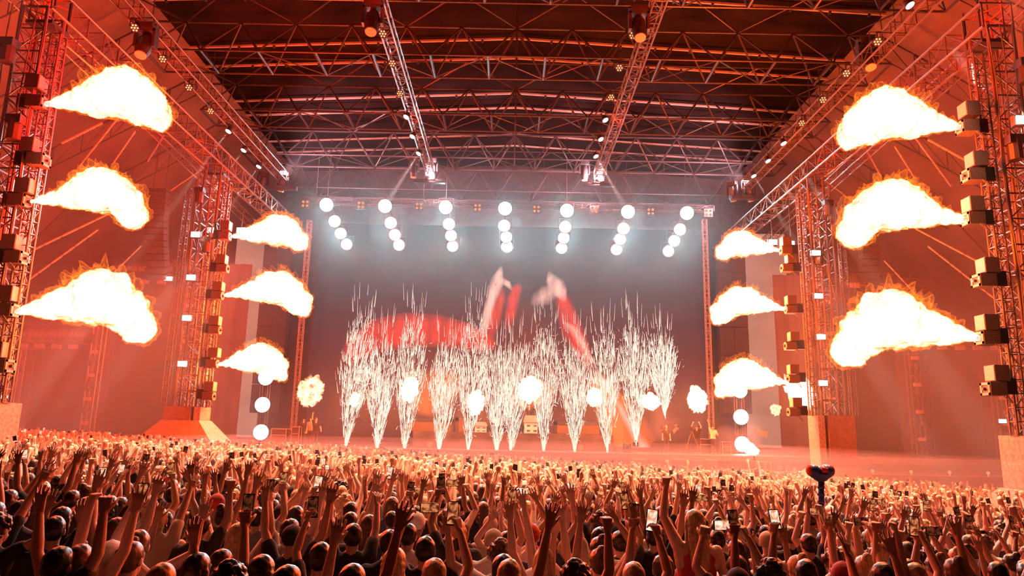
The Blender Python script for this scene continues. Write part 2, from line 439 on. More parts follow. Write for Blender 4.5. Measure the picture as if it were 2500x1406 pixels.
for s in (-1, 1):
    for X, zz, Y in ((16.2, 20.2, 46.8), (6.0, 21.2, 47.6)):
        tag(MB().box((0, 0, 0), (2.2, .3, .25)).tube((-.31, -.2, .1), (-.31, -.2, .7), .03).tube((.31, -.2, .1), (.31, -.2, .7), .03).box((0, -.15, .1), (.7, .2, .06)).build('lamp_bar', M['black'], None, (s*X, Y, zz-.6)),
            'short black bar at the rear end of the %s %s lamp truss' % ('left' if s < 0 else 'right', 'outer' if X > 10 else 'inner'), 'lamp bar')
for X, zz in ((-16.2, 20.2), (-6.0, 21.2), (6.0, 21.2), (16.2, 20.2)):  # lamps added above the frame, out of view, to brighten the crowd
    for j, y in enumerate((19.3, 20.6)):
        a_ = Vector((X, y, zz-.9)); nm_ = ('left' if X < 0 else 'right')+(' outer' if abs(X) > 10 else ' inner')
        h_ = moving_head(a_+Vector((0, 0, .5)), 0, R(0), 'added crowd fill lamp at the front end of the %s lamp truss, %s one' % (nm_, 'front' if j == 0 else 'rear'), 'par', 'added crowd fill lamps', 1.2)
        MB().tube((-.2, 0, 0), (-.31/1.2, 0, .4/1.2), .02).tube((.2, 0, 0), (.31/1.2, 0, .4/1.2), .02).build('hanger', M['black'], h_)
        lamp('SPOT', a_+Vector((0, 0, -.72)), K_CROWD_FILL*(.25 if abs(X) > 10 else 1.35)*(1.25 if j else .5), C_CROWD_FILL, .2, (X*(.5 if abs(X) > 10 else .9), 18.5 if j else 14, 0), 66, .8, 'added_crowd_fill')
# white lamp grid over the stage: 7 columns of 4
cols = [[(797, 500), (817, 540), (832, 570), (846, 596)], [(940, 503), (954, 544), (964, 573), (974, 598)], [(1088, 506), (1096, 547), (1101, 575), (1105, 601)],
        [(1233, 509), (1231, 551), (1236, 579), (1237, 602)], [(1384, 514), (1380, 554), (1376, 581), (1371, 606)], [(1533, 517), (1522, 558), (1514, 584), (1505, 609)], [(1677, 520), (1660, 560), (1646, 588), (1632, 613)]]
for i, c in enumerate(cols):
    pts = []
    for j, (px, py) in enumerate(c):
        Y = 50+2.0*j; p = P(px, py, Y); pts.append(p)
        root = empty('blinder_lamp', p, 'glaring white round lamp over the stage, column %s from the left, %s row' % (['first', 'second', 'third', 'fourth', 'fifth', 'sixth', 'seventh'][i], ['topmost', 'second', 'third', 'lowest'][j]), 'stage lamp', 'white lamp grid over the stage')
        MB().tube((0, .45, .15), (0, 0, 0), .34, 16, .52).build('housing', M['black'], root)
        MB().tube((0, -.0, 0), (0, -.03, -.01), .50 if j == 0 else .45, 20).build('lens', M['par'], root)
        MB().tube((-.55, .15, 0), (-.55, .15, .74), .025).tube((.55, .15, 0), (.55, .15, .74), .025).tube((-.55, .15, .74), (.55, .15, .74), .03).build('yoke', M['black'], root)
        lamp('SPOT', p+Vector((0, -.16, -.03)), K_PAR*(1.15 if j == 0 else .8), C_PAR, .25, p+Vector((0, -6, -2.0)), 112, 1, 'blinder_glow')
        lamp('SPOT', p+Vector((0, -.14, -.03)), K_BLIND, C_BLIND, .35, (p.x*.7, 22, 1), 62, .7, 'blinder_light')
    mb = MB()
    for a, b in zip(pts, pts[1:]): mb.tube(a+Vector((0, .15, .75)), b+Vector((0, .15, .75)), .06)
    mb.tube(pts[0]+Vector((0, .15, .75)), Vector((pts[0].x, 50.28, 23.5)), .02)
    mb.tube(pts[-1]+Vector((0, .15, .75)), Vector((pts[-1].x, 57.75, 23.5)), .02)
    tag(mb.build('lamp_rail', M['black']), 'black sloping rail carrying the %s column of white lamps' % ordn[i], 'lamp rail', 'rails of the white lamp grid')
A = P(735, 497, 50); B = P(1745, 523, 50)
box_truss('lighting_truss', 'cross truss carrying the front row of white stage lamps', 'lighting truss', None, (A.x, 50.3, A.z+.1), (B.x, 50.3, A.z+.1), .4, .4, .035, 50, 'steel')
ct = [o for o in bpy.data.objects if o.name.startswith('lighting_truss')][-1]
[MB().tube((x, 0, .3), (x, -.02, 23.5-ct.location.z), .018).build('hanging_wire', M['steel'], ct) for x in (1, 9, 18, 27)]
for i, (px, py) in enumerate([(745, 497), (881, 500), (1023, 503), (1166, 506), (1310, 510), (1451, 512), (1589, 516), (1730, 519)]):
    p = P(px, py, 49.9)
    root = empty('four_lamp_blinder', p, 'dim amber four lens lamp on the front cross truss, %s from the left' % ordn[i], 'stage lamp', 'four lens lamps between the white ones')
    MB().box((0, .1, 0), (.62, .14, .62)).build('housing', M['black'], root)
    MB().tube((0, .1, .1), (0, .25, A.z+.1-p.z+.02), .03).box((0, .25, A.z+.1-p.z+.02), (.2, .25, .08)).build('clamp', M['black'], root)
    for dx in (-.15, .15):
        for dz in (-.15, .15): MB().tube((dx, .03, dz), (dx, .0, dz), .1, 10).build('lens', M['dim'], root)

# ------------------------------------------------------------------ truss towers
def tower(s, X, Y, z0, z1, sd, io):
    g = ground(s*X, Y)
    root = empty('truss_tower', (s*X, Y, z0), '%s %s truss tower of aluminium lattice with ladders and cables' % (io, sd), 'tower', 'truss towers beside the stage')
    def mast(cx, cy, wd, r, bays, a=0, b=None, nm='mast'):
        b = z1-z0 if b is None else b
        mb = MB(); O = [Vector((cx-wd/2, cy-wd/2, a)), Vector((cx+wd/2, cy-wd/2, a)), Vector((cx+wd/2, cy+wd/2, a)), Vector((cx-wd/2, cy+wd/2, a))]
        L = Vector((0, 0, b-a))
        for o in O: mb.tube(o, o+L, r, 6)
        for i in range(4): lattice(mb, O[i], O[i]+L, O[(i+1) % 4]-O[i], r*.55, bays)
        mb.build(nm, M['alu'], root)
    mast(0, 0, .9, .06, 16); mast(s*.95, 1.1, .75, .05, 18)
    mast(-s*.78, -.15, .34, .035, 30, 0, (z1-z0)*.93, 'machine_ladder'); mast(s*1.35, -.2, .3, .03, 34, 0, (z1-z0)*.9, 'lamp_ladder')
    mb = MB()
    mb.box((0, .3, z1-z0-.4), (.95, .95, .12))
    for dx in (-.42, .42):
        for dy in (-.1, .7): mb.tube((dx, dy, z1-z0-.3), (dx, dy, z1-z0+1.2), .035)
    mb.build('head_block', M['black'], root)
    mb = MB()
    for q in range(4):
        x0 = (-.5+.4*q)*s; pts = [Vector((x0+.06*math.sin(t*.9+q), -.55+.04*math.cos(t+q), (z1-z0)*(1-t/14))) for t in range(15)]
        mb.path(pts, .022, 5)
    pts = [Vector((s*(.2+.5*math.sin(t*math.pi/8)), -.6, (z1-z0)*.62-2.4*math.sin(t*math.pi/8))) for t in range(9)]
    mb.path(pts, .02, 5)
    mb.build('cable', M['cable'], root)
    for zz, q in ((z1-z0-1.6, .5), (z1-z0-4.4, -.2)):
        MB().tube((s*q, -.7, zz), (s*q, -.7, zz-.7), .22, 10).box((s*q, -.7, zz), (.5, .4, .3)).build('chain_hoist', M['black'], root)
    # foot
    return root
def foot(s, X, Y, ztop, zblk, sd, io, wx=.75):
    g = ground(s*X, Y)-.1
    root = empty('tower_foot', (s*X, Y, g), 'plaster covered wedge foot and column under the %s %s tower' % (io, sd), 'tower foot', 'feet of the truss towers')
    # column: lit look painted paler facing the stage centre, browner on the audience side
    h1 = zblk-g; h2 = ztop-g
    MB().box((-s*(wx+.16), 0, (h1+h2)/2), (.34, 1.3, h2-h1)).build('lit_side_strip', M['plinth'], root)
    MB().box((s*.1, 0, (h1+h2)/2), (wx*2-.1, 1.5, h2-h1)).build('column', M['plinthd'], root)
    mb = MB(); b = 2.9
    q0 = [(-wx-.35, -.8), (wx+.1, -.8), (wx+.1, .8), (-wx-.35, .8)]; q1 = [(-wx-.35-b, -2.6), (wx+b, -2.6), (wx+b, 2.2), (-wx-.35-b, 2.2)]
    mb.v = [Vector((s*x, y, h1)) for x, y in q0]+[Vector((s*x, y, 0)) for x, y in q1]
    mb.f = [(0, 1, 2, 3), (4, 7, 6, 5), (1, 5, 6, 2), (2, 6, 7, 3), (0, 4, 5, 1), (3, 7, 4, 0)]
    o = mb.build('wedge', M['plinthd'], root); o.data.materials.append(M['plinth']); o.data.polygons[5].material_index = 1  # wedge face towards the stage carries its lit tone as colour
    return root
for s, sd in ((-1, 'left'), (1, 'right')):
    tower(s, 16.9, 38, 4.5 if s > 0 else 4.3, 17.7, sd, 'inner'); foot(s, 17.2, 38, 4.5 if s > 0 else 4.3, 1.9 if s > 0 else 3.6, sd, 'inner')
    tower(s, 16.9, 22.8, 3.6 if s > 0 else 4.0, 17.7, sd, 'outer'); foot(s, 17.1, 22.8, 3.6 if s > 0 else 4.0, 1.95 if s > 0 else 2.6, sd, 'outer', .8)

# flame machines: pairs of boxes, one above the other
MACH = {
 ('left outer', -1, 22.4): [(85, 205, 88, 252, 1), (72, 365, 92, 392, 0), (62, 458, 45, 492, 1), (28, 600, 38, 630, 0), (20, 718, 15, 758, 1), (-5, 865, 2, 893, 0)],
 ('right outer', 1, 22.4): [(2368, 270, 2364, 312, 1), (2386, 392, 2378, 430, 0), (2378, 508, 2377, 536, 1), (2414, 657, 2404, 686, 0), (2413, 796, 2412, 826, 1), (2437, 920, 2428, 950, 0)],
 ('left inner', -1, 37.4): [(551, 552, 548, 577, 1), (541, 640, 543, 656, 0), (533, 703, 530, 722, 1), (525, 790, 524, 806, 0), (523, 861, 517, 888, 1), (512, 950, 509, 967, 0)],
 ('right inner', 1, 37.4): [(1919, 593, 1919, 612, 1), (1931, 637, 1921, 655, 0), (1931, 742, 1931, 756, 1), (1938, 828, 1930, 845, 0), (1937, 905, 1937, 925, 1), (1944, 985, 1938, 1006, 0)]}
lvl = ['topmost', 'second', 'third', 'fourth', 'fifth', 'lowest']
for (nm, s, Y), lst in MACH.items():
    for i, (x1, y1, x2, y2, on) in enumerate(lst):
        p = P((x1+x2)/2, y2, Y); dz = max(.5, (P(x1, y1, Y)-P(x2, y2, Y)).z); off = (P(x1, y1, Y)-P(x2, y2, Y)).x
        root = empty('flame_machine', p, '%s pair of grey flame machine boxes on the %s tower, %s' % (lvl[i], nm, 'firing' if on else 'not firing'), 'flame machine', 'flame machines on the towers')
        MB().box((off/2, 0, dz), (.46, .5, .5)).build('fuel_box', M['box'], root)
        MB().box((off/2-s*.24, 0, dz), (.02, .46, .46)).build('side_plate', M['boxface'], root)
        MB().box((-off/2, 0, 0), (.52, .5, .42)).build('burner_box', M['box'], root)
        mb = MB()
        mb.box((-off/2-s*.27, 0, .16), (.03, .46, .08)).box((-off/2-s*.27, 0, -.16), (.03, .46, .08)).box((-off/2-s*.27, -.19, 0), (.03, .08, .4)).box((-off/2-s*.27, .19, 0), (.03, .08, .4))
        mb.build('front_frame', M['boxface'], root)
        MB().tube((-off/2-s*.26, 0, 0), (-off/2-s*.36, 0, 0), .05, 8).build('nozzle', M['black'], root)
        MB().path([Vector((.1+.2*math.sin(t*.6), -.27, -.2-.25*math.sin(t*.52))) for t in range(7)], .015, 5).build('hose', M['cable'], root)
        MB().box((s*.42, .05, .1), (.5, .1, .5)).build('bracket', M['black'], root)

# ------------------------------------------------------------------ flames
def fbm(p, o=4): return noise.fractal(p, 1.0, 2.0, o)
def flame_meshes(L, seed, hgt=1.0, droop=.0):
    """jet along +X, length L; returns core and fringe meshes"""
    rnd = random.Random(seed); off = Vector((seed*7.3, seed*3.1, 0))
    def blobs(grow):
        mb = MB(); nb = 46
        for i in range(nb):
            t = (i+.5)/nb
            if t < .62: r = .015+ .155*(t/.62)**1.1; c = .105*(t/.62)**1.15
            else:
                q = (t-.62)/.38; r = .175*math.sqrt(max(.02, 1-q**3.0))*(1-.12*math.sin(q*3)); c = .105-.19*q*q*(.9+droop)-.02*q
            r *= hgt*(1+.14*math.sin(i*1.3+seed)+.06*rnd.uniform(-1, 1))
            x = L*(.0+.93*t); z = L*c
            mb.sphere((x, rnd.uniform(-.03, .03)*L*t, z), L*r+grow*(.2+t), 12, 8)
            if t > .25 and i % 2:
                a = rnd.uniform(-.2, 1.1)*math.pi
                mb.sphere((x+rnd.uniform(-.02, .02)*L, math.cos(a)*.06*L, z+math.sin(a)*r*L*.8), L*r*rnd.uniform(.28, .5)+grow, 10, 7)
        return mb
    res = []
    for k, (grow, vox, amp) in enumerate(((0, .05, .13), (.025, .05, .20))):
        me = remesh(blobs(grow), vox*L/4.5, 1, 1)
        n_ = len(me.vertices); co = np.empty(n_*3); me.vertices.foreach_get('co', co); no = np.empty(n_*3); me.vertex_normals.foreach_get('vector', no)
        co = co.reshape(-1, 3); no = no.reshape(-1, 3)
        for i in range(n_):
            p = Vector(co[i]); t = min(1, max(0, p.x/L)); a = min(1, t*2.2+.05)
            d = fbm(p*1.6+off, 5)*amp*a + abs(fbm(p*9+off, 3))*(.05 if not k else .11)*a
            if k: 
                d += max(0, no[i][2]+.2)*max(0, noise.noise(Vector((p.x*7, p.y*7, p.z*1.5))+off))*.5*a
                co[i][0] -= max(0, no[i][2])*d*.3
            co[i] += no[i]*d
        me.vertices.foreach_set('co', co.ravel()); me.update()
        res.append(me)
    # tongues licking upward along the fringe
    return res
JET = {
 ('left outer', -1, 22.4): [((105, 255), (417, 285)), ((75, 492), (365, 515)), ((28, 762), (385, 780))],
 ('left inner', -1, 37.4): [((560, 578), (757, 592)), ((545, 721), (763, 735)), ((530, 890), (706, 905))],
 ('right outer', 1, 22.4): [((2357, 312), (2043, 300)), ((2371, 540), (2038, 540)), ((2405, 828), (2025, 828))],
 ('right inner', 1, 37.4): [((1908, 612), (1743, 605)), ((1921, 755), (1733, 755)), ((1926, 935), (1740, 932))]}
fm = [flame_meshes(1.0*4.5, k+1, [1, .98, .9, 1.0, 1.02, 1.06][k], [.25, .5, .3, .1, .5, .35][k]) for k in range(6)]
for (nm, s, Y), lst in JET.items():
    for i, (a, b) in enumerate(lst):
        pa = P(*a, Y); pb = P(*b, Y); L = abs(pb.x-pa.x)
        k = i+(3 if 'inner' in nm else 0); core, fringe = fm[k]
        root = empty('flame_jet', pa, '%s white hot flame jet shooting inward from the %s tower' % (['upper', 'middle', 'lower'][i], nm), 'flame', 'flame jets from the towers')
        sc = L/4.5/.97*.97
        v = [1, 1, 1.06, 1.0, .98, 1.03][k]
        for me, mt, n_ in ((core, FL_CORE, 'flame_core'), (fringe, FL_FRINGE, 'flame_fringe')):
            o = link(n_, me, mt, root, scale=(-s*sc, sc, sc*v))
            if s > 0: o.rotation_euler.y = R(0)
        pm = pa.lerp(pb, .62)+Vector((0, -.0, .35))
        low = i if 'outer' in nm else min(2, i+1)
        lamp('POINT', pm, (K_FLAME_OUT if 'outer' in nm else K_FLAME_IN)*(.9, 1, .55)[low], (C_FLAME if s < 0 else C_FLAME_R)[low], .9, name='flame_glow')

def puff_mesh(seed, r=(1, 1, 1)):
    me = remesh(MB().sphere((0, 0, 0), r, 16, 12).sphere((r[0]*.5, 0, r[2]*.3), r[0]*.6, 12, 8).sphere((-r[0]*.5, 0, -r[2]*.2), r[0]*.55, 12, 8), .07, 1, 1)
    off = Vector((seed*5.7, 1, 2)); 
    for v in me.vertices:
        v.co += v.normal*(fbm(v.co*1.6+off, 5)*.7+.15*fbm(v.co*6+off, 3))
    me.update(); return me
pm = [puff_mesh(k) for k in range(4)]
PUFF = [(757, 955, 27, 34, 1, 'pale fading flame ball left of the spark fountains'), (866, 975, 13, 20, 0, 'small flame ball behind the first spark fountain'), (1001, 950, 26, 20, 0, 'wide white flame ball at the third spark fountain'),
        (1162, 982, 26, 24, 0, 'flame ball at the fifth spark fountain'), (1295, 950, 25, 28, 0, 'bright flame ball between seventh and eighth fountains'), (1450, 970, 22, 22, 0, 'flame ball at the ninth spark fountain'),
        (1587, 980, 17, 22, 0, 'flame ball between the last two spark fountains'), (1702, 975, 28, 34, 0, 'ragged flame ball right of the spark fountains'), (1952, 955, 26, 42, 0, 'flame ball glowing behind the right inner tower'),
        (1893, 1000, 14, 14, 1, 'faint flame wisp left of the right inner tower')]
for i, (px, py, rx, rz, f, lb) in enumerate(PUFF):
    Y = 46 if px < 1900 else 44; p = P(px, py, Y); q = Y/F_PX
    root = tag(link('flame_ball', pm[i % 4], None, None, p, (0, R(40*i), R(90*i)), (rx*q*.95, rx*q*.7, rz*q*.85)), lb, 'flame', 'flame balls at the stage front')
    if not root.data.materials: root.data.materials.append(FL_PUFF)
    root.material_slots[0].link = 'OBJECT'; root.material_slots[0].material = FL_FAINT if f else FL_PUFF
    if not f: lamp('POINT', p+Vector((0, -.3, 0)), 900, (1, .2, .06), .3, name='puff_glow')

# ------------------------------------------------------------------ spark fountains
FOUNT = [(843, 1098, 765, 24), (921, 1102, 822, -3), (987, 1103, 775, 10), (1071, 1103, 835, 14), (1143, 1106, 765, 8), (1213, 1108, 838, -6), (1247, 1108, 838, 18),
         (1327, 1118, 800, 4), (1403, 1110, 835, 0), (1483, 1112, 810, -8), (1553, 1080, 790, -2), (1626, 1015, 815, -8)]
for i, (px, by, ty, lean) in enumerate(FOUNT):
    Y = 43.4; p = P(px, 1104 if i == 11 else min(by, 1104), Y); q = Y/F_PX; H = (by-ty)*q; rnd = random.Random(i+11)
    root = empty('spark_fountain', p, '%s fountain of white sparks from the left along the stage front' % (ordn+['ninth', 'tenth', 'eleventh', 'twelfth'])[i], 'fireworks', 'spark fountains along the stage front')
    mb = MB(); base = 0
    if i == 11: base = (1104-by)*q
    for k in range(950):
        big = rnd.random()
        h = H*(1-rnd.random()**1.35*.98) if k % 3 else H*rnd.uniform(.02, .6)
        if k % 3: h = H*(.12+.88*rnd.betavariate(2.6, 2.2))
        t = h/H
        wmax = 1.08*(min(1, t/.62)**.85)*(1-max(0, t-.62)*1.15)
        a = rnd.uniform(0, 2*math.pi); rr = wmax*math.sqrt(rnd.random())*(1 if rnd.random() < .92 else 1.25)
        c = Vector((rr*math.cos(a)+lean*q*t, rr*math.sin(a), base+h))
        dirv = Vector((math.cos(a)*rr/max(h, .6)*.9+lean*q/H, math.sin(a)*rr/max(h, .6)*.9, 1)).normalized()
        ln = rnd.uniform(.12, .75) if t > .1 else rnd.uniform(.3, .9)
        if rnd.random() < .12:       # stray sparks tumbling at the sides
            c.x *= 1.35; dirv = Vector((rnd.uniform(-1, 1), rnd.uniform(-.5, .5), rnd.uniform(-1, 1))).normalized(); ln = rnd.uniform(.06, .25)
        r = rnd.choice((.009, .012, .016, .021))
        mb.tube(c-dirv*ln/2, c+dirv*ln/2, r, 4, r*.4)
    for k in range(16):          # a few that shoot higher
        a = rnd.uniform(-1, 1); h = H*rnd.uniform(.92, 1.13); c = Vector((a*.75+lean*q, 0, base+h)); ln = rnd.uniform(.4, 1.3)
        mb.tube(c, c+Vector((a*.09, 0, ln)), .014, 4, .004)
    tag(mb.build('spark', M['spark'], root), kind='stuff')
    if i != 11:
        MB().box((0, .2, -.12), (.3, .3, .24)).tube((0, .1, 0), (0, .0, .12), .05, 8).build('spark_machine', M['black'], root)
    lamp('POINT', p+Vector((0, -.2, H*.55)), 950, (1, .20, .06), .7, name='spark_glow')

# ------------------------------------------------------------------ stage
DZ = 2.2
root = empty('stage_platform', (0, 43, 0), 'wide dark stage platform with creased black skirt cloth across the whole front', 'stage')
MB().box((0, 10, DZ-.15), (80, 21, .3)).build('deck', M['deck'], root)
def skirt(x0, x1, z0, z1, y, seed, amp=.07):
    mb = MB(); nx = int((x1-x0)/.22); nz = 6; rn = random.Random(seed)
    for j in range(nz+1):
        for i in range(nx+1):
            x = x0+(x1-x0)*i/nx; z = z0+(z1-z0)*j/nz
            d = amp*(math.sin(x*1.7+z*2.2+seed)+.6*math.sin(x*4.1-z*3.1)+.8*abs(noise.noise(Vector((x*.9, z*1.3, seed))))*2)
            mb.v.append(Vector((x, y-abs(d), z)))
    for j in range(nz):
        for i in range(nx): mb.f.append((j*(nx+1)+i, j*(nx+1)+i+1, (j+1)*(nx+1)+i+1, (j+1)*(nx+1)+i))
    return mb
skirt(-40, 40, 1.45, DZ-.02, -.02, 3, .06).build('upper_skirt', M['skirt'], root, smooth=True)
MB().box((0, -1.4, 1.38), (80, 2.6, .14)).build('front_ledge', M['deck'], root)
skirt(-40, 40, -1.6, 1.36, -2.72, 8, .05).build('lower_skirt', M['skirt'], root, smooth=True)
MB().box((0, -.06, DZ), (80, .05, .06)).build('edge_rail', M['strap'], root)
MB().box((0, -2.76, 1.42), (80, .05, .05)).build('ledge_rail', M['strap'], root)
# small round lamps on the ledge rail, right wing
for i, (px, py) in enumerate([(1940, 1150), (2130, 1146), (2224, 1148), (2318, 1150), (2412, 1151)]):
    p = P(px, py, 40.15)
    o = MB().sphere((0, 0, 0), .09, 10, 7).tube((0, 0, -.05), (0, 0, -.2), .03).build('marker_lamp', M['dim'], None, (p.x, 40.15, 1.62), True)
    tag(o, 'small glowing marker lamp on the right wing ledge, %s from the left' % ordn[i], 'lamp', 'marker lamps on the ledge')
# front monitors and boxes on the ledge
def monitor(px, w_, h_, label, kind=0):
    p = P(px, 1130, 41.6)
    root = empty('stage_monitor', (p.x, 41.6, 1.45), label, 'speaker', 'boxes on the stage ledge')
    MB().box((0, 0, h_/2), (w_, .5, h_)).build('cabinet', M['dark'], root)
    if kind == 0: MB().box((0, -.26, h_*.45), (w_*.42, .02, .05)).box((0, -.26, h_*.25), (w_*.42, .02, .05)).build('pale_plate', M['boxface'], root)
    if kind == 1:
        MB().box((0, -.26, h_-.03), (w_, .03, .05)).box((0, -.26, .03), (w_, .03, .05)).box((-w_/2+.03, -.26, h_/2), (.05, .03, h_)).box((w_/2-.03, -.26, h_/2), (.05, .03, h_)).build('edge_frame', M['boxface'], root)
    if kind == 2: MB().tube((-w_/2, 0, h_+.03), (w_/2, 0, h_+.03), .03).tube((-w_*.3, 0, h_), (-w_*.3, 0, h_+.1), .03).build('top_rail', M['boxface'], root)
for k, (px, w_, h_, kind, lb) in enumerate([(1290, .8, .45, 2, 'low box with rail on the ledge below the eighth spark fountain'), (1375, .9, .4, 2, 'low box on the ledge below the ninth spark fountain'), (1450, .9, .5, 0, 'black monitor on the ledge below the tenth spark fountain'),
        (1492, .6, .55, 0, 'upright black monitor on the ledge below the eleventh fountain'), (1560, .8, .45, 2, 'low box with rail right of the spark fountains'), (1598, .6, .5, 0, 'black monitor with pale plate right of the spark fountains'),
        (1658, .7, .5, 2, 'black box on the ledge below the tripod camera'), (1706, .55, .5, 0, 'black monitor with pale plate below the white shirted man'), (1735, .7, .5, 2, 'black box with rail left of the flare'),
        (1856, .38, .5, 1, 'left one of two pale framed boxes right of the flare'), (1871, .38, .5, 1, 'right one of two pale framed boxes right of the flare'), (1900, .6, .5, 0, 'black monitor left of the right inner tower foot')]):
    monitor(px, w_, h_, lb, kind)

# LED wall with picture
def rect(x0, y0, x1, y1, Y):
    ym = (y0+y1)/2; xm = (x0+x1)/2
    return P(x0, ym, Y).x, P(x1, ym, Y).x, P(xm, y1, Y).z, P(xm, y0, Y).z
YS = 60.0
def scr_mat(name, col, s=1.0, vary=.25):
    m_ = bpy.data.materials.new(name); m_.use_nodes = True; nt = m_.node_tree; nt.nodes.clear(); N = nt.nodes.new
    o = N('ShaderNodeOutputMaterial'); e = N('ShaderNodeEmission'); tc = N('ShaderNodeTexCoord'); n_ = N('ShaderNodeTexNoise'); r = N('ShaderNodeValToRGB')
    mp = N('ShaderNodeMapping'); mp.inputs['Scale'].default_value = (.12, 1, .3)
    n_.inputs['Scale'].default_value = 1.5; n_.inputs['Detail'].default_value = 3
    r.color_ramp.elements[0].position = .3; r.color_ramp.elements[1].position = .7
    r.color_ramp.elements[0].color = (*[c*(1-vary) for c in col], 1); r.color_ramp.elements[1].color = (*[c*(1+vary) for c in col], 1)
    nt.links.new(tc.outputs['Object'], mp.inputs[0]); nt.links.new(mp.outputs[0], n_.inputs['Vector']); nt.links.new(n_.outputs['Fac'], r.inputs[0]); nt.links.new(r.outputs[0], e.inputs[0]); e.inputs[1].default_value = s
    nt.links.new(e.outputs[0], o.inputs[0])
    try: m_.cycles.emission_sampling = 'NONE'
    except Exception: pass
    return m_
SC_BG = scr_mat('screen grey mauve', (.075, .018, .024)); SC_RED = scr_mat('screen red', (.75, .055, .02), 1, .35); SC_SKIN = scr_mat('screen pale skin', (.85, .42, .33), 1, .3); SC_OR = scr_mat('screen orange', (.85, .13, .03))
SC_DK = scr_mat('screen dark figure', (.10, .025, .025)); SC_HAZE = scr_mat('side screen, lit haze tone', (.48, .20, .14), 1, .2); SC_WING = scr_mat('wing screen dim', (.030, .007, .003), 1, .3)  # tall side screens: pale pink of lit haze is put into the emission
root = empty('led_wall', (0, YS, DZ), 'huge rear video wall showing a blurred figure in red raising both arms', 'video screen')
MB().box((0, .3, 9.6), (34.4, .5, 18.8)).build('frame', M['black'], root)
MB().box((0, 0, 9.6), (34, .04, 18.4)).build('screen', SC_BG, root)
def pic_mat(name, col, streak=0):
    m_ = bpy.data.materials.new(name); m_.use_nodes = True; nt = m_.node_tree; nt.nodes.clear(); N = nt.nodes.new; L = nt.links.new
    o = N('ShaderNodeOutputMaterial'); e = N('ShaderNodeEmission'); t = N('ShaderNodeBsdfTransparent'); mx = N('ShaderNodeMixShader')
    at = N('ShaderNodeAttribute'); at.attribute_name = 'fade'; tc = N('ShaderNodeTexCoord'); mp = N('ShaderNodeMapping'); n_ = N('ShaderNodeTexNoise')
    mp.inputs['Scale'].default_value = (1.1, 1, .25); mp.inputs['Rotation'].default_value = (0, streak, 0); n_.inputs['Scale'].default_value = 1.3; n_.inputs['Detail'].default_value = 4
    mr = N('ShaderNodeMapRange'); mr.inputs[1].default_value = .3; mr.inputs[2].default_value = .6; mr.inputs[3].default_value = .45; mr.inputs[4].default_value = 1.0
    mu = N('ShaderNodeMath'); mu.operation = 'MULTIPLY'
    L(tc.outputs['Object'], mp.inputs[0]); L(mp.outputs[0], n_.inputs['Vector']); L(n_.outputs['Fac'], mr.inputs[0]); L(at.outputs['Fac'], mu.inputs[0]); L(mr.outputs[0], mu.inputs[1])
    e.inputs[0].default_value = (*col, 1); L(mu.outputs[0], mx.inputs[0]); L(t.outputs[0], mx.inputs[1]); L(e.outputs[0], mx.inputs[2]); L(mx.outputs[0], o.inputs[0])
    try: m_.cycles.emission_sampling = 'NONE'
    except Exception: pass
    return m_
PC_RED = pic_mat('picture red', (1.1, .05, .02), .3); PC_SKIN = pic_mat('picture skin', (1.3, .62, .5), -.3); PC_OR = pic_mat('picture orange', (1.4, .24, .05)); PC_DK = pic_mat('picture dark red', (.16, .02, .015)); PC_PALE = pic_mat('picture pale beam', (1, .62, .52), .6)
def ribbon(pts, dy, material, name, prof=(0, .75, 1, .75, 0)):
    """a soft edged band of the picture: pts are (x, y, half width) in photograph pixels, laid on the wall plane"""
    vs_, fs, fd = [], [], []; n = len(pts); k = len(prof)
    for i, (x, y, w_) in enumerate(pts):
        a = pts[max(0, i-1)]; b = pts[min(n-1, i+1)]; d = Vector((b[0]-a[0], b[1]-a[1])).normalized(); nn = Vector((-d.y, d.x))
        for j in range(k):
            t = -1+2*j/(k-1); q = P(x+nn.x*w_*t, y+nn.y*w_*t, YS); vs_.append((q.x, 0, q.z-DZ)); fd.append(0 if i in (0, n-1) else prof[j])
    for i in range(n-1):
        for j in range(k-1): fs.append((i*k+j, i*k+j+1, (i+1)*k+j+1, (i+1)*k+j))
    me = bpy.data.meshes.new(name); me.from_pydata(vs_, [], fs); at = me.attributes.new('fade', 'FLOAT', 'POINT'); at.data.foreach_set('value', fd)
    link(name, me, material, root, (0, dy, 0))
ribbon([(840, 1000, 40), (880, 960, 90), (1000, 950, 120), (1150, 960, 135), (1300, 960, 140), (1450, 975, 120), (1560, 1010, 80), (1600, 1050, 40)], -.05, PC_DK, 'picture_figure', (0, .9, 1, 1, 0))
ribbon([(1230, 700, 30), (1260, 760, 50), (1290, 820, 80), (1300, 900, 90), (1300, 950, 90)], -.06, PC_DK, 'picture_figure')
ribbon([(845, 890, 20), (870, 850, 34), (920, 820, 42), (990, 806, 44), (1070, 808, 40), (1140, 822, 34), (1195, 838, 24), (1215, 842, 10)], -.08, PC_RED, 'picture_sleeve', (.2, 1, 1, 1, .2))
ribbon([(1200, 830, 16), (1205, 790, 18), (1212, 760, 18), (1222, 730, 14), (1226, 700, 8)], -.08, PC_RED, 'picture_sleeve')
ribbon([(1240, 810, 10), (1246, 770, 16), (1252, 735, 18), (1262, 705, 14), (1268, 690, 6)], -.08, PC_RED, 'picture_sleeve')
ribbon([(1360, 690, 8), (1372, 730, 20), (1386, 775, 28), (1402, 820, 30), (1424, 865, 22), (1450, 910, 8)], -.08, PC_RED, 'picture_sleeve')
ribbon([(1176, 835, 8), (1184, 795, 12), (1191, 762, 13), (1199, 732, 14), (1208, 706, 18), (1216, 684, 18), (1220, 666, 10), (1224, 648, 3)], -.11, PC_SKIN, 'picture_arm')
ribbon([(1210, 700, 5), (1226, 686, 12), (1240, 694, 9), (1252, 710, 3)], -.11, PC_SKIN, 'picture_hand')
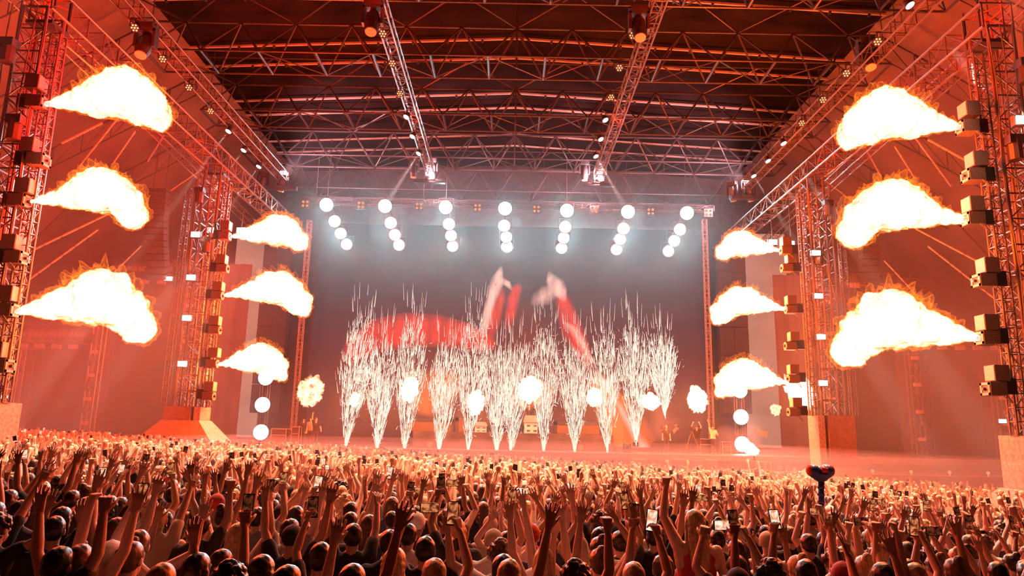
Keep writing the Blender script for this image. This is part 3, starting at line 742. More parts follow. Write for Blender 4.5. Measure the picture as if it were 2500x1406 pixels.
ribbon([(1338, 662, 3), (1345, 680, 15), (1357, 698, 24), (1370, 716, 18), (1382, 738, 4)], -.11, PC_SKIN, 'picture_hand')
ribbon([(1296, 745, 6), (1312, 732, 20), (1332, 722, 26), (1350, 712, 20), (1362, 706, 6)], -.10, PC_SKIN, 'picture_hand', (0, .4, .65, .4, 0))
ribbon([(1372, 785, 4), (1396, 800, 12), (1416, 830, 15), (1434, 868, 11), (1450, 900, 4)], -.11, PC_SKIN, 'picture_arm', (0, .4, .8, .4, 0))
ribbon([(1000, 1000, 20), (1030, 985, 46), (1060, 960, 60), (1090, 930, 50), (1120, 905, 20)], -.08, PC_OR, 'picture_shirt')
ribbon([(1440, 900, 10), (1468, 945, 30), (1500, 1000, 50), (1528, 1050, 60), (1550, 1098, 60), (1556, 1110, 60)], -.08, PC_OR, 'picture_shirt', (0, .9, 1, 1, .2))
ribbon([(1300, 1000, 40), (1300, 980, 60), (1300, 950, 60), (1300, 920, 20)], -.08, PC_OR, 'picture_shirt')
ribbon([(1436, 860, 3), (1470, 925, 7), (1510, 990, 9), (1545, 1050, 13), (1572, 1098, 18), (1576, 1106, 18)], -.11, PC_PALE, 'picture_beam', (0, .5, 1, .5, 0))
for (x0, y0, x1, y1, Y, mt, lb) in ((556, 560, 646, 1080, 61, SC_HAZE, 'tall pale side screen right of the left inner tower'), (1815, 570, 1930, 1110, 61, SC_HAZE, 'tall pale side screen left of the right inner tower'),
        (25, 838, 214, 1050, 48, SC_WING, 'dim wing screen at the far left'), (243, 686, 432, 1060, 50, SC_WING, 'tall dim wing screen left of the left inner tower'),
        (2045, 735, 2226, 1114, 47, SC_WING, 'tall dim wing screen right of the right inner tower'), (2274, 845, 2445, 1118, 47, SC_WING, 'dim wing screen at the far right')):
    a, b, c, d = rect(x0, y0, x1, y1, Y); c = max(c, DZ+.02)
    root2 = empty('side_screen', ((a+b)/2, Y, c), lb, 'video screen', 'side video screens')
    MB().box((0, .15, (d-c)/2), (b-a+.2, .2, d-c)).build('frame', M['black'], root2)
    MB().box((0, 0, (d-c)/2+.05), (b-a, .04, d-c-.2)).build('screen', mt, root2)
# scaffold frames above wing screens
for (x0, y0, x1, y1, Y, lb) in ((258, 636, 430, 682, 49.7, 'scaffold frame above the tall left wing screen'), (48, 798, 216, 838, 47.7, 'scaffold frame above the far left wing screen'),
                               (2050, 672, 2215, 730, 46.7, 'scaffold frame above the tall right wing screen'), (2262, 790, 2440, 842, 46.7, 'scaffold frame above the far right wing screen')):
    a, b, c, d = rect(x0, y0, x1, y1, Y)
    o = box_truss('scaffold_frame', lb, 'scaffold', 'scaffold frames over the wing screens', (a, Y, c), (b, Y, c), .8, d-c, .045, 6, 'alu')
    mb = MB().box(((b-a)/2, -.1, (d-c)*.55), ((b-a)*.9, .05, .35)); mb.build('handrail_board', M['strap'], o)
    for k in range(4):
        MB().box(((b-a)*(.14+.24*k), -.45, -.25), (.55, .25, .28)).build('lamp_box', M['boxface'], o)

# strobes on poles
def strobe(px, py, Y, label, mt='strobe', w_=.5, h_=.3, glow=60):
    p = P(px, py, Y)
    root = empty('strobe_light', p, label, 'stage lamp', 'rectangular strobe lights')
    MB().box((0, .12, 0), (w_+.08, .2, h_+.08)).build('housing', M['black'], root)
    MB().box((0, 0, 0), (w_, .04, h_)).build('lens', M[mt], root)
    if glow: lamp('POINT', p+Vector((0, -.25, 0)), glow*.5, (1, .5, .3), .12, name='strobe_glow')
for i, (px, py) in enumerate([(477, 572), (466, 677), (456, 776), (445, 888)]): strobe(px, py, 37, 'bright strobe on the left inner tower, %s from the top' % ordn[i], w_=.46, h_=.27, glow=120)
for i, (px, py) in enumerate([(1993, 617), (1999, 722), (2005, 822), (2010, 935)]): strobe(px, py, 37, 'bright strobe on the right inner tower, %s from the top' % ordn[i], w_=.44, h_=.25, glow=120)
for i, (px, py) in enumerate([(20, 903), (10, 969), (5, 1028)]): strobe(px, py, 45, 'strobe at the far left picture edge, %s from the top' % ordn[i], w_=.42, h_=.2)
for i, (px, py) in enumerate([(2448, 1028), (2453, 1092)]): strobe(px, py, 44, 'cool strobe left of the right outer tower, %s from the top' % ordn[i], 'teal', w_=.44, h_=.22)
strobe(2493, 292, 21, 'bright strobe high on the right outer tower at the picture edge', w_=.3, h_=.26, glow=60)
strobe(411, 680, 45, 'bright strobe under the left hanging speaker column', w_=.5, h_=.25)
n0 = len(bpy.data.objects)
strobe(588, 562, 45, 'round white lamp above the upper left inner flame', 'par', w_=.55, h_=.35, glow=300); strobe(512, 561, 43, 'white lamp glaring through the left inner tower', 'par', w_=.5, h_=.35, glow=250)
strobe(1887, 591, 45, 'round white lamp above the upper right inner flame', 'par', w_=.55, h_=.35, glow=300); strobe(1933, 594, 42, 'white lamp glaring beside the right inner tower', 'par', w_=.34, h_=.3, glow=150)
for o in [o for o in bpy.data.objects if o.name.startswith('strobe_light') and 'white lamp' in o['label']]:
    MB().tube((0, .1, 0), (0, .1, 17.75-o.location.z), .03).build('hanging_pole', M['black'], o)
# wing light poles behind (trusses with dim lamps)
def lamp_pole(px0, py0, px1, py1, Y, label, nl=4):
    a = P(px1, py1, Y); b = P(px0, py0, Y); z0 = max(DZ, a.z)
    root = empty('lamp_pole', (a.x, Y, z0), label, 'lamp pole', 'upright lamp poles in the wings')
    H = b.z-z0; mb = MB(); wd = .62
    O = [Vector((-wd/2, 0, 0)), Vector((wd/2, 0, 0)), Vector((wd/2, .5, 0)), Vector((-wd/2, .5, 0))]; L = Vector((0, 0, H))
    for o in O: mb.tube(o, o+L, .05, 6)
    for i in range(4): lattice(mb, O[i], O[i]+L, O[(i+1) % 4]-O[i], .028, int(H/.7))
    mb.build('mast', M['alu'], root)
    MB().box((.0, .8, H/2), (1.5, .1, H)).build('backing', M['dark'], root)
    for k in range(nl):
        z = H*(.1+.85*k/nl)
        MB().box((0, -.15, z), (.42, .2, .22)).build('lamp_box', M['boxface'], root)
        MB().tube((0, -.2, z+H*.1), (.02, -.2, z+H*.1+.5), .2, 10, .16).sphere((0, -.3, z+H*.1), .16, 8, 6).build('lamp_head', M['black'], root, smooth=True)
lamp_pole(225, 790, 205, 1060, 47, 'lamp pole between the two left wing screens')
lamp_pole(2235, 730, 2252, 1112, 46, 'lamp pole between the two right wing screens', 5)
lamp_pole(2030, 640, 2040, 1105, 46, 'lamp pole right of the right inner tower', 5)
lamp_pole(445, 640, 430, 1060, 47, 'lamp pole left of the left inner tower', 4)
lamp_pole(2470, 900, 2462, 1120, 44.5, 'short lamp pole left of the right outer tower', 3)
lamp_pole(18, 850, 8, 1060, 46, 'lamp pole at the far left edge', 3)

# bright lamps standing in columns on both stage sides
for side, lst in (('left', [(649, 922), (641, 988), (637, 1055)]), ('right', [(1806, 953), (1809, 1018), (1812, 1084)])):
    for i, (px, py) in enumerate(lst):
        Y = 47; p = P(px, py, Y)
        root = empty('beam_lamp', p, 'glaring round lamp in the %s stage side column, %s' % (side, ['upper', 'middle', 'lower'][i]), 'stage lamp', 'glaring lamp columns at the stage sides')
        MB().tube((0, .5, 0), (0, 0, 0), .36, 16, .53).build('housing', M['black'], root)
        MB().tube((0, .0, 0), (0, -.03, 0), .50, 20).build('lens', M['par'], root)
        lamp('SPOT', p+Vector((0, -.14, 0)), K_FLOOR, (1, .66, .58), .3, p+Vector((0, -5, -1.2)), 130, .8, 'beam_glow')
    a = P(lst[0][0], lst[0][1]-60, 47.6)
    box_truss('lamp_column', 'upright dark truss carrying the glaring %s side lamps' % side, 'truss', None, (a.x, 47.8, DZ), (a.x, 47.8, a.z), .5, .5, .03, 12)

# hanging speakers
def line_array(px, y0, y1, Y, label, nbox, curve, w_=1.2):
    top = P(px, y0, Y); bot = P(px, y1, Y); root = empty('speaker_array', top, label, 'speaker', 'hanging speaker arrays')
    H = top.z-bot.z; h = H/nbox
    for i in range(nbox):
        t = i/nbox; ang = R(curve*t*t)
        c = Vector((0, curve*.02*t*t*2, -h*(i+.5)))
        MB().box(c, (w_, .7, h*.92), Matrix.Rotation(ang, 3, 'X')).build('cabinet', M['dark'], root)
    MB().box((0, 0, .12), (w_, .8, .12)).tube((-.4, 0, .1), (-.4, 0, 4), .02).tube((.4, 0, .1), (.4, 0, 4), .02).build('fly_frame', M['steel'], root)
line_array(388, 470, 672, 44, 'curved black hanging speaker column in the left wing', 14, 35, 1.3)
line_array(2120, 560, 735, 46, 'curved black hanging speaker column in the right wing', 12, 35, 1.2)
for nm, px, sgn in (('left', 684, -1), ('right', 1780, 1)):
    a = P(px, 600, 58); b = P(px, 1010, 58)
    root = empty('speaker_stack', (a.x, 58, b.z), 'tall dark block of gridded speaker boxes beside the %s edge of the video wall' % nm, 'speaker')
    H = a.z-b.z; nb = 6
    for i in range(nb):
        for j in (-1, 1): MB().box((j*.6, 0, H*(i+.5)/nb), (1.16, .8, H/nb*.97)).build('cabinet', M['dark'], root)
    for q in (-1, 1): MB().tube((q*.5, 0, H), (q*.5, -.25, 23.5-b.z), .02).build('fly_wire', M['steel'], root)
    box_truss('screen_mast', 'slim pale mast between the speaker block and video wall, %s' % nm, 'mast', None, (P(px-sgn*50, 800, 57).x, 57, DZ), (P(px-sgn*50, 800, 57).x, 57, a.z+2), .35, .35, .03, 30, 'purlin')

# diagonal poles holding the wing membranes
DI = [((290, 285), (188, 412), 30, 33), ((512, 400), (395, 480), 44, 46), ((330, 320), (278, 395), 34, 36), ((240, 560), (60, 690), 36, 34), ((345, 600), (170, 770), 44, 40), ((250, 300), (150, 350), 27, 27), ((420, 480), (330, 640), 47, 45),
      ((310, 500), (60, 620), 34, 31), ((400, 330), (360, 395), 40, 41)]
for i, (a, b, Ya, Yb) in enumerate(DI):
    if i == 6: continue
    for s in (-1, 1):
        pa = P(*a, Ya); pb = P(*b, Yb)
        if s > 0: pa.x *= -1; pb.x *= -1
        mb = MB(); nseg = 6
        for k in range(nseg): mb.tube(pa.lerp(pb, k/nseg+.01), pa.lerp(pb, (k+1)/nseg-.01), .05)
        mb.tube(pa, pb, .025)
        c = pa
        mb.v = [v-c for v in mb.v]
        tag(mb.build('brace_pole', M['strap'], None, c), 'slanting brace pole in the %s wing, %s' % ('left' if s < 0 else 'right', ['below the upper flame', 'near the inner tower head', 'short one under the upper flame', 'by the middle machine boxes', 'above the lower flame', 'close to the outer tower head', 'beside the hanging speakers', 'long one under the middle flame', 'short one near the lamp truss'][i]), 'pole', 'brace poles in the wings')
for i in range(5):
    for s in (-1, 1):
        y = 24+6*i; mb = MB()
        x0, z0, x1, z1 = 20.5, 24.5, 31, 19.9
        mb.tube((0, 0, -.6), (s*10.3, 0, -6.8), .06); mb.tube((0, 0, -2.0), (s*10.3, 0, -8.1), .05)
        for k in range(6):
            t = k/6; mb.tube((s*10.3*t, 0, -.6-6.2*t), (s*10.3*(t+1/6), 0, -2.0-6.1*(t+1/6)), .03); mb.tube((s*10.3*t, 0, -2.0-6.1*t), (s*10.3*t, 0, -.6-6.2*t), .03)
        mb.tube((s*10.3, 0, -6.8), (s*17.6, 0, -15.7), .06)
        tag(mb.build('wing_rafter', M['steel'], None, (s*x0, y, z0+1.6)), 'steel rafter truss under the %s wing membrane, %s from the audience' % ('left' if s < 0 else 'right', ordn[i]), 'rafter', 'rafters of the wings')

# DJ riser
a, b, c, d = rect(1008, 1057, 1497, 1098, 46); 
root = empty('dj_riser', ((a+b)/2, 46, DZ), 'long draped platform in the middle of the stage carrying the mixing desk', 'riser')
w_ = b-a; rz = d-DZ
skirt(-w_/2, w_/2, 0, rz, -.02, 5, .03).build('front_drape', M['skirt'], root, smooth=True)
MB().box((0, 1.5, rz/2), (w_, 2.9, rz)).build('platform', M['deck'], root)
base_z = d
def shelf(px0, py0, px1, py1, label):
    a, b, c, d = rect(px0, py0, px1, py1, 46.8); c = base_z
    root = empty('display_frame', ((a+b)/2, 46.8, c), label, 'screen frame', 'low framed screens on the riser')
    MB().box((0, 0, (d-c)-.1), (b-a, .35, .22)).box((-(b-a)/2+.1, 0, (d-c)/2), (.22, .35, d-c)).box(((b-a)/2-.1, 0, (d-c)/2), (.22, .35, d-c)).build('frame', M['dark'], root)
    MB().box((0, .1, (d-c)/2-.1), (b-a-.4, .05, d-c-.25)).build('screen', SC_OR, root)
shelf(984, 1022, 1108, 1056, 'low dark frame with orange screen, left on the riser'); shelf(1112, 1020, 1160, 1056, 'narrow dark frame with orange screen left of the toy houses')
shelf(1352, 1030, 1400, 1060, 'narrow dark frame with screen right of the toy houses'); shelf(1405, 1030, 1472, 1062, 'low dark frame with orange screen, right on the riser')
def house(px0, py0, px1, py1, label):
    a, b, c, d = rect(px0, py0, px1, py1, 46.3); c = base_z; h = d-c; w_ = b-a
    root = empty('model_house', ((a+b)/2, 46.3, c), label, 'model house', 'toy houses on the riser')
    MB().box((0, 0, h*.3), (w_, .8, h*.6)).build('wall', M['white'], root)
    mb = MB(); mb.v = [Vector(v) for v in ((-w_*.6, -.5, h*.6), (w_*.6, -.5, h*.6), (w_*.6, .5, h*.6), (-w_*.6, .5, h*.6), (-w_*.45, 0, h), (w_*.45, 0, h))]
    mb.f = [(0, 1, 5, 4), (2, 3, 4, 5), (1, 2, 5), (3, 0, 4), (3, 2, 1, 0)]; mb.build('roof', M['plinthd'], root)
    for x in (-.25, .25):
        for z in (.14, .42): MB().box((w_*x, -.41, h*z), (w_*.09, .02, h*.1)).box((w_*(x+.12), -.41, h*z), (w_*.09, .02, h*.1)).build('window', M['dark'], root)
house(1280, 1014, 1312, 1058, 'larger pale toy house with dark roof on the riser'); house(1160, 1030, 1188, 1057, 'smaller pale toy house with dark roof on the riser')
# wheels/round props
for px in (1268, 1190):
    p = P(px, 1048, 46.2)
    tag(MB().tube((0, 0, 0), (0, .12, 0), .32, 18).tube((0, -.02, 0), (0, 0, 0), .2, 14).build('round_prop', M['dark'], None, (p.x, 46.2, base_z+.34)), 'round dark wheel shaped prop beside the %s toy house' % ('larger' if px > 1200 else 'smaller'), 'stage prop')
for px, py in ((1051, 1078), (1416, 1086)):
    p = P(px, py, 45.5)
    tag(MB().box((0, 0, .25), (.3, .25, .3)).tube((0, 0, 0), (0, 0, .15), .06).build('small_lamp_box', M['boxface'], None, (p.x, 45.3, DZ)), 'small pale lamp box before the riser, %s one' % ('left' if px < 1200 else 'right'), 'lamp box')
p = P(1531, 1098, 44)
moving = empty('floor_lamp_unit', (p.x, 44, DZ), 'black moving lamp standing at the stage edge before the orange screen picture', 'stage lamp')
MB().box((0, 0, .1), (.42, .35, .2)).build('base', M['black'], moving); MB().box((-.2, 0, .36), (.06, .2, .42)).box((.2, 0, .36), (.06, .2, .42)).build('yoke', M['black'], moving); MB().sphere((0, 0, .38), (.14, .16, .16), 12, 8).build('head', M['black'], moving)
# road cases and desk at stage left
def case(px, py, Y, size, label, z=DZ):
    p = P(px, py, Y); root = empty('road_case', (p.x, Y, z), label, 'road case', 'road cases on the stage')
    sx, sy, sz = size
    MB().box((0, 0, sz/2), size).build('body', M['dark'], root)
    mb = MB()
    for x in (-1, 1):
        for y in (-1, 1): mb.tube((x*sx/2, y*sy/2, 0), (x*sx/2, y*sy/2, sz), .03, 5)
    for z_ in (0, sz*.62, sz):
        mb.tube((-sx/2, -sy/2, z_), (sx/2, -sy/2, z_), .03, 5); mb.tube((-sx/2, sy/2, z_), (sx/2, sy/2, z_), .03, 5)
    mb.build('edging', M['boxface'], root)
case(683, 1075, 46, (.95, .7, 1.0), 'road case with pale edging beside the lower left glaring lamp'); case(722, 1075, 46.4, (.5, .5, 1.15), 'upright narrow road case right of the left side desk')
case(700, 1075, 47.2, (1.6, .7, .95), 'long low desk case behind the crew on the left')
case(1772, 1100, 46, (.55, .5, .75), 'small road case between the white shirted man and glaring lamp'); case(1722, 1100, 46.3, (.8, .6, .9), 'dark road case behind the white shirted man')
# camera on tripod
p = P(1690, 1102, 45); root = empty('video_camera', (p.x, 45, DZ), 'video camera on a tall tripod at stage right', 'camera')
MB().tube((0, 0, 1.35), (-.55, -.3, 0), .03).build('tripod_leg', M['alu'], root); MB().tube((0, 0, 1.35), (.5, -.3, 0), .03).build('tripod_leg', M['alu'], root); MB().tube((0, 0, 1.35), (0, .5, 0), .03).build('tripod_leg', M['alu'], root)
MB().box((0, 0, 1.55), (.22, .6, .26)).tube((0, -.3, 1.55), (0, -.5, 1.55), .08, 10).build('camera_body', M['black'], root)
p = P(1625, 1100, 44.5); root = empty('light_stand', (p.x, 44.5, DZ), 'thin black stand beside the drifting smoke at stage right', 'stand')
MB().tube((0, 0, 0), (.08, 0, 1.1), .03).tube((.08, 0, 1.1), (-.1, 0, 1.5), .025).tube((0, 0, .3), (-.3, 0, 0), .02).tube((0, 0, .3), (.3, 0, 0), .02).build('pole', M['black'], root)
MB().box((-.1, 0, 1.55), (.25, .2, .18)).build('head', M['black'], root)

# ------------------------------------------------------------------ red fill added at the lamp trusses, and lamps for the lit roof patches
for s in (-1, 1):
    for y, z, k in ((23, 19.8, 1.0), (29, 19.8, 1.0), (36, 19.8, .7)):
        lamp('SPOT', (s*16.6, y, z-.6), K_RED_FILL*k, (1, .006, .0), .3, (s*31, y+4, z-3), 140, .8, 'added_red_fill')
    lamp('SPOT', (s*6.0, 25, 21.0), 500, (1, .02, .004), .3, (s*3, 31, 28), 150, .8, 'added_roof_fill')
    lamp('SPOT', (s*6.0, 38, 21.0), 450, (1, .03, .008), .3, (s*2, 44, 28), 150, .8, 'added_roof_fill')
    lamp('SPOT', (s*7.8, 25.2, 25.6), 900, (1, .16, .01), .2, (s*8.6, 26.4, 28), 110, .6, 'roof_spot')

# ------------------------------------------------------------------ people
def hand(mb, wrist, d, side, normal, curl, fr=.0094):
    d = Vector(d).normalized(); nrm = (Vector(normal)-d*Vector(normal).dot(d)).normalized(); lat = d.cross(nrm)*side
    pc = wrist+d*.05
    for q in (-.028, -.01, .01, .028): mb.taper(wrist+lat*q*.6+d*.005, .016, wrist+lat*q+d*.085, .0145, 7)
    for k, q in enumerate((-.035, -.0118, .0118, .035)):
        L1 = (.040, .047, .044, .034)[k]; L2 = (.038, .044, .042, .031)[k]
        sp = q*1.6*(1-curl)
        b0 = wrist+lat*q+d*.09
        d1 = (d*math.cos(curl*1.2)+nrm*math.sin(curl*1.2)+lat*sp*4.4).normalized(); p1 = b0+d1*L1
        d2 = (d*math.cos(curl*2.6)+nrm*math.sin(curl*2.6)+lat*sp*4.4).normalized(); p2 = p1+d2*L2
        mb.taper(b0, fr*1.15, p1, fr*1.05, 7); mb.taper(p1, fr*1.05, p2, fr*.85, 7)
    t0 = wrist-lat*.03+d*.03; t1 = wrist-lat*.058+d*.062+nrm*.012; t2 = t1+(d*.8-lat*.45+nrm*(.2+curl*.7)).normalized()*.035
    mb.taper(t0, .014, t1, .011, 7); mb.taper(t1, .011, t2, .0085, 7)
UPV = .285; FORE = .255
POSES = {
 'lean_l': dict(R=((.1, .15, .98), (-.35, .15, .9)), L=((.6, .1, .8), (.35, .1, .9)), cr=.1, cl=.1, txt='both arms swung left'),
 'lean_r': dict(R=((.7, .1, .7), (.5, .1, .85)), L=((.05, .2, .98), (-.4, .1, .9)), cr=.1, cl=.1, txt='both arms swung right'),
 'point': dict(R=((.12, .45, .88), (.1, .5, .85)), L=((.5, .1, -.8), (.4, .5, .6)), cr=.1, cl=.4, txt='right arm reaching forward'),
 'up_v': dict(R=((.42, .12, .9), (.12, .1, 1)), L=((.42, .12, .9), (.12, .1, 1)), cr=.15, cl=.15, txt='both arms raised high'),
 'up_fwd': dict(R=((.18, .5, .8), (.02, .55, .85)), L=((.25, .4, .85), (-.05, .4, .9)), cr=.3, cl=.1, txt='both arms stretched forward'),
 'fist': dict(R=((.3, .2, .9), (-.05, .1, 1)), L=((.35, .1, -.9), (.1, .6, -.6)), cr=1.05, cl=.6, txt='right fist raised'),
 'fist_l': dict(R=((.3, .05, -.9), (.0, .7, .2)), L=((.3, .2, .9), (-.1, .15, 1)), cr=.6, cl=1.05, txt='left fist raised'),
 'phone_r': dict(R=((.35, .45, .75), (-.25, .3, .95)), L=((.3, .0, -.95), (.05, .5, -.5)), cr=.75, cl=.5, phone='R', txt='right hand lifting phone'),
 'phone_l': dict(R=((.3, .0, -.95), (.0, .6, .1)), L=((.3, .45, .8), (-.2, .3, .95)), cr=.5, cl=.75, phone='L', txt='left hand lifting phone'),
 'phone_two': dict(R=((.42, .5, .62), (-.35, .25, .9)), L=((.42, .5, .62), (-.35, .25, .9)), cr=.8, cl=.8, phone='B', txt='both hands lifting phone'),
 'clap': dict(R=((.62, .15, .75), (-.62, .1, .85)), L=((.62, .15, .75), (-.62, .1, .85)), cr=.05, cl=.05, txt='hands clapping overhead'),
 'down': dict(R=((.2, 0, -1), (.05, .25, -1)), L=((.2, 0, -1), (.05, .25, -1)), cr=.4, cl=.4, txt='arms hanging down'),
 'wide': dict(R=((.8, .1, .45), (.15, .1, 1)), L=((.8, .1, .45), (.15, .1, 1)), cr=.12, cl=.2, txt='elbows out, hands up'),
 'one_open': dict(R=((.25, .15, .95), (.2, .05, 1)), L=((.3, .1, -.9), (-.2, .8, .3)), cr=.0, cl=.6, txt='right palm raised open'),
 'one_open_l': dict(R=((.25, .0, -.95), (-.1, .6, -.3)), L=((.2, .15, .95), (.25, .05, 1)), cr=.5, cl=.0, txt='left palm raised open'),
}
def skeleton(ps):
    out = {}
    for sd, s in (('R', 1), ('L', -1)):
        u, f = ps[sd]; u = Vector((u[0]*s, u[1], u[2])).normalized(); f = Vector((f[0]*s, f[1], f[2])).normalized()
        lift = max(0, u.z)
        sh = Vector((s*(.19-.035*lift), .0+.02*max(0, u.y), 1.405+.055*lift))
        el = sh+u*UPV; wr = el+f*FORE
        out[sd] = (sh, el, wr, u, f, s)
    return out
HC = Vector((0, .025, 1.635))
def body_mb(ps, res=1):
    mb = MB(); sk = skeleton(ps); n1 = 14 if res else 8
    for c, r in (((0, 0, .93), (.165, .115, .13)), ((0, .005, 1.07), (.142, .098, .15)), ((0, 0, 1.24), (.165, .11, .17)), ((0, -.012, 1.36), (.165, .085, .095))): mb.sphere(c, r, n1, 8)
    mb.taper((-.14, -.01, 1.40), .058, (.14, -.01, 1.40), .058, 8)
    mb.taper((0, -.01, 1.42), .075, (0, .005, 1.52), .056, 10); mb.taper((0, .005, 1.5), .056, HC+Vector((0, -.01, -.05)), .06, 10)
    for s in (-1, 1): mb.taper((s*.12, -.015, 1.41), .05, (s*.03, -.01, 1.49), .045, 8)
    mb.sphere(HC+Vector((0, 0, .02)), (.075, .095, .105), 16, 12); mb.sphere(HC+Vector((0, .03, -.05)), (.056, .062, .07), 12, 8)
    if res:
        mb.taper(HC+Vector((0, .09, .02)), .012, HC+Vector((0, .112, -.012)), .016, 6)
        for s in (-1, 1): mb.sphere(HC+Vector((s*.078, .0, -.005)), (.014, .022, .034), 8, 6); mb.sphere(HC+Vector((s*.03, .085, .035)), (.022, .014, .012), 6, 5)
        mb.taper(HC+Vector((-.02, .086, -.055)), .01, HC+Vector((.02, .086, -.055)), .01, 6)
    for sd in 'RL':
        sh, el, wr, u, f, s = sk[sd]
        mb.taper(sh, .06, sh+u*.1, .052, 10); mb.taper(sh+u*.1, .052, el, .038, 10); mb.taper(el, .04, el+f*.08, .04, 10); mb.taper(el+f*.08, .04, wr, .026, 10)
        mb.taper((s*.14, -.01, 1.3), .06, sh, .055, 8)
        cu = ps['cr'] if sd == 'R' else ps['cl']
        nrm = Vector((-s*.3, 1, 0)) if cu < .7 else Vector((-s*.6, .8, 0))
        if res: hand(mb, wr, f, s, nrm, cu)
        else: hand(mb, wr, f, s, nrm, cu, .012)
    for s in (-1, 1):
        mb.taper((s*.085, 0, .9), .105, (s*.1, .02, .5), .062, 12); mb.taper((s*.1, .01, .5), .062, (s*.105, -.01, .12), .042, 10); mb.taper((s*.105, -.03, .05), .042, (s*.12, .13, .035), .036, 8)
    return mb, sk
def tee_mb(ps, sk, sleeve=True):
    mb = MB()
    for c, r in (((0, 0, .95), (.185, .135, .12)), ((0, .005, 1.08), (.165, .122, .16)), ((0, 0, 1.24), (.185, .128, .17)), ((0, -.012, 1.345), (.175, .10, .10))): mb.sphere(c, r, 14, 8)
    if sleeve:
        mb.taper((-.14, -.012, 1.39), .073, (.14, -.012, 1.39), .073, 8)
        for sd in 'RL':
            sh, el, wr, u, f, s = sk[sd]; mb.taper(sh, .075, sh+u*.15, .066, 10); mb.taper((s*.13, -.01, 1.3), .075, sh, .07, 8)
        [mb.taper((q*.13, -.014, 1.415), .064, (q*.045, -.012, 1.468), .058, 8) for q in (-1, 1)]; mb.sphere((0, -.02, 1.44), (.09, .075, .06), 12, 8)
    else:
        for s in (-1, 1): mb.taper((s*.09, -.02, 1.36), .06, (s*.1, -.01, 1.45), .035, 8)
    return mb
def trouser_mb():
    mb = MB(); mb.sphere((0, 0, .93), (.18, .13, .13), 12, 8)
    for s in (-1, 1): mb.taper((s*.085, 0, .88), .118, (s*.1, .02, .5), .078, 12); mb.taper((s*.1, .02, .5), .078, (s*.105, 0, .14), .066, 10)
    return mb
def rough(me, amp, sc, seed):
    off = Vector((seed*3.3, 0, 0))
    for v in me.vertices: v.co += v.normal*noise.fractal(v.co*sc+off, 1, 2, 3)*amp
    me.update(); return me
def hair_mb(kind):
    mb = MB(); c = HC+Vector((0, -.012, .035))
    cap = [((0, 0, 0), (.088, .102, .098)), ((0, -.025, -.03), (.083, .085, .085))]
    for q, r in cap: mb.sphere(c+Vector(q), r, 16, 12)
    if kind == 'long':
        for t in range(9):
            z = -t*.05; w_ = .085+.018*math.sin(t*.45); mb.sphere(c+Vector((0, -.055-.012*min(t, 4), z-.03)), (w_, .05, .06), 12, 8)
        for s in (-1, 1): mb.taper(c+Vector((s*.07, -.01, -.02)), .03, c+Vector((s*.085, -.02, -.26)), .022, 8)
    if kind == 'bob':
        for t in range(4): mb.sphere(c+Vector((0, -.03, -.03-.04*t)), (.096+.004*t, .08, .06), 12, 8)
    if kind == 'bun': mb.sphere(c+Vector((0, -.07, .085)), .045, 12, 8)
    if kind == 'tail':
        mb.sphere(c+Vector((0, -.11, .03)), .033, 10, 7)
        for t in range(7): mb.sphere(c+Vector((.01*math.sin(t), -.125-.006*t, -.01-.04*t)), (.032-.002*t, .028, .035), 8, 6)
    if kind == 'curly':
        rn = random.Random(4)
        for t in range(70):
            a = rn.uniform(0, 6.28); b = rn.uniform(-.15, 1)*1.5; v = Vector((math.cos(a)*math.cos(b), math.sin(a)*math.cos(b), math.sin(b)))
            if v.y > .5 and v.z < .3: continue
            mb.sphere(c+Vector((v.x*.095, v.y*.105, v.z*.1)), rn.uniform(.018, .03), 6, 5)
    if kind == 'cap':
        mb = MB(); mb.sphere(c+Vector((0, 0, .005)), (.094, .108, .098), 16, 12); mb.taper(c+Vector((-.045, .1, .015)), .012, c+Vector((-.04, .175, .0)), .01, 8); mb.taper(c+Vector((.045, .1, .015)), .012, c+Vector((.04, .175, .0)), .01, 8); mb.taper(c+Vector((0, .1, .02)), .012, c+Vector((0, .185, .005)), .01, 8)
        mb.box(c+Vector((0, .135, .01)), (.1, .09, .016)); mb.sphere(c+Vector((0, 0, .102)), .012, 6, 5)
    return mb
SKIN = [mat('skin light', (.62, .40, .30), .5, spec=.4), mat('skin tan', (.48, .29, .20), .5, spec=.4), mat('skin brown', (.30, .17, .11), .5, spec=.4)]
HAIRC = {'dark': mat('dark hair', (.018, .012, .010), .4, 0, .5, 1, .8), 'brown': mat('brown hair', (.085, .045, .025), .42, 0, .5, 1, .8), 'blond': mat('blond hair', (.50, .33, .17), .45, 0, .45, 1, .8)}
for h_ in HAIRC.values():
    nt = h_.node_tree; tc = next(n for n in nt.nodes if n.type == 'TEX_COORD'); ns = next(n for n in nt.nodes if n.type == 'TEX_NOISE'); mp = nt.nodes.new('ShaderNodeMapping')
    mp.inputs['Scale'].default_value = (75, 75, 9); nt.links.new(tc.outputs['Object'], mp.inputs[0]); nt.links.new(mp.outputs[0], ns.inputs['Vector'])
CLO = {'black': mat('black cotton', (.015, .014, .014), .85), 'white': mat('white cotton', (.72, .70, .67), .8), 'grey': mat('grey cotton', (.22, .21, .21), .85), 'red': mat('red cotton', (.45, .04, .03), .85),
       'navy': mat('navy cotton', (.03, .04, .09), .85), 'beige': mat('beige cotton', (.50, .40, .28), .85)}
TR = mat('dark denim', (.04, .045, .07), .85)
BODY = {}
trous = remesh(trouser_mb(), .022, 2, .35, 'trousers')
HAIRS = {}
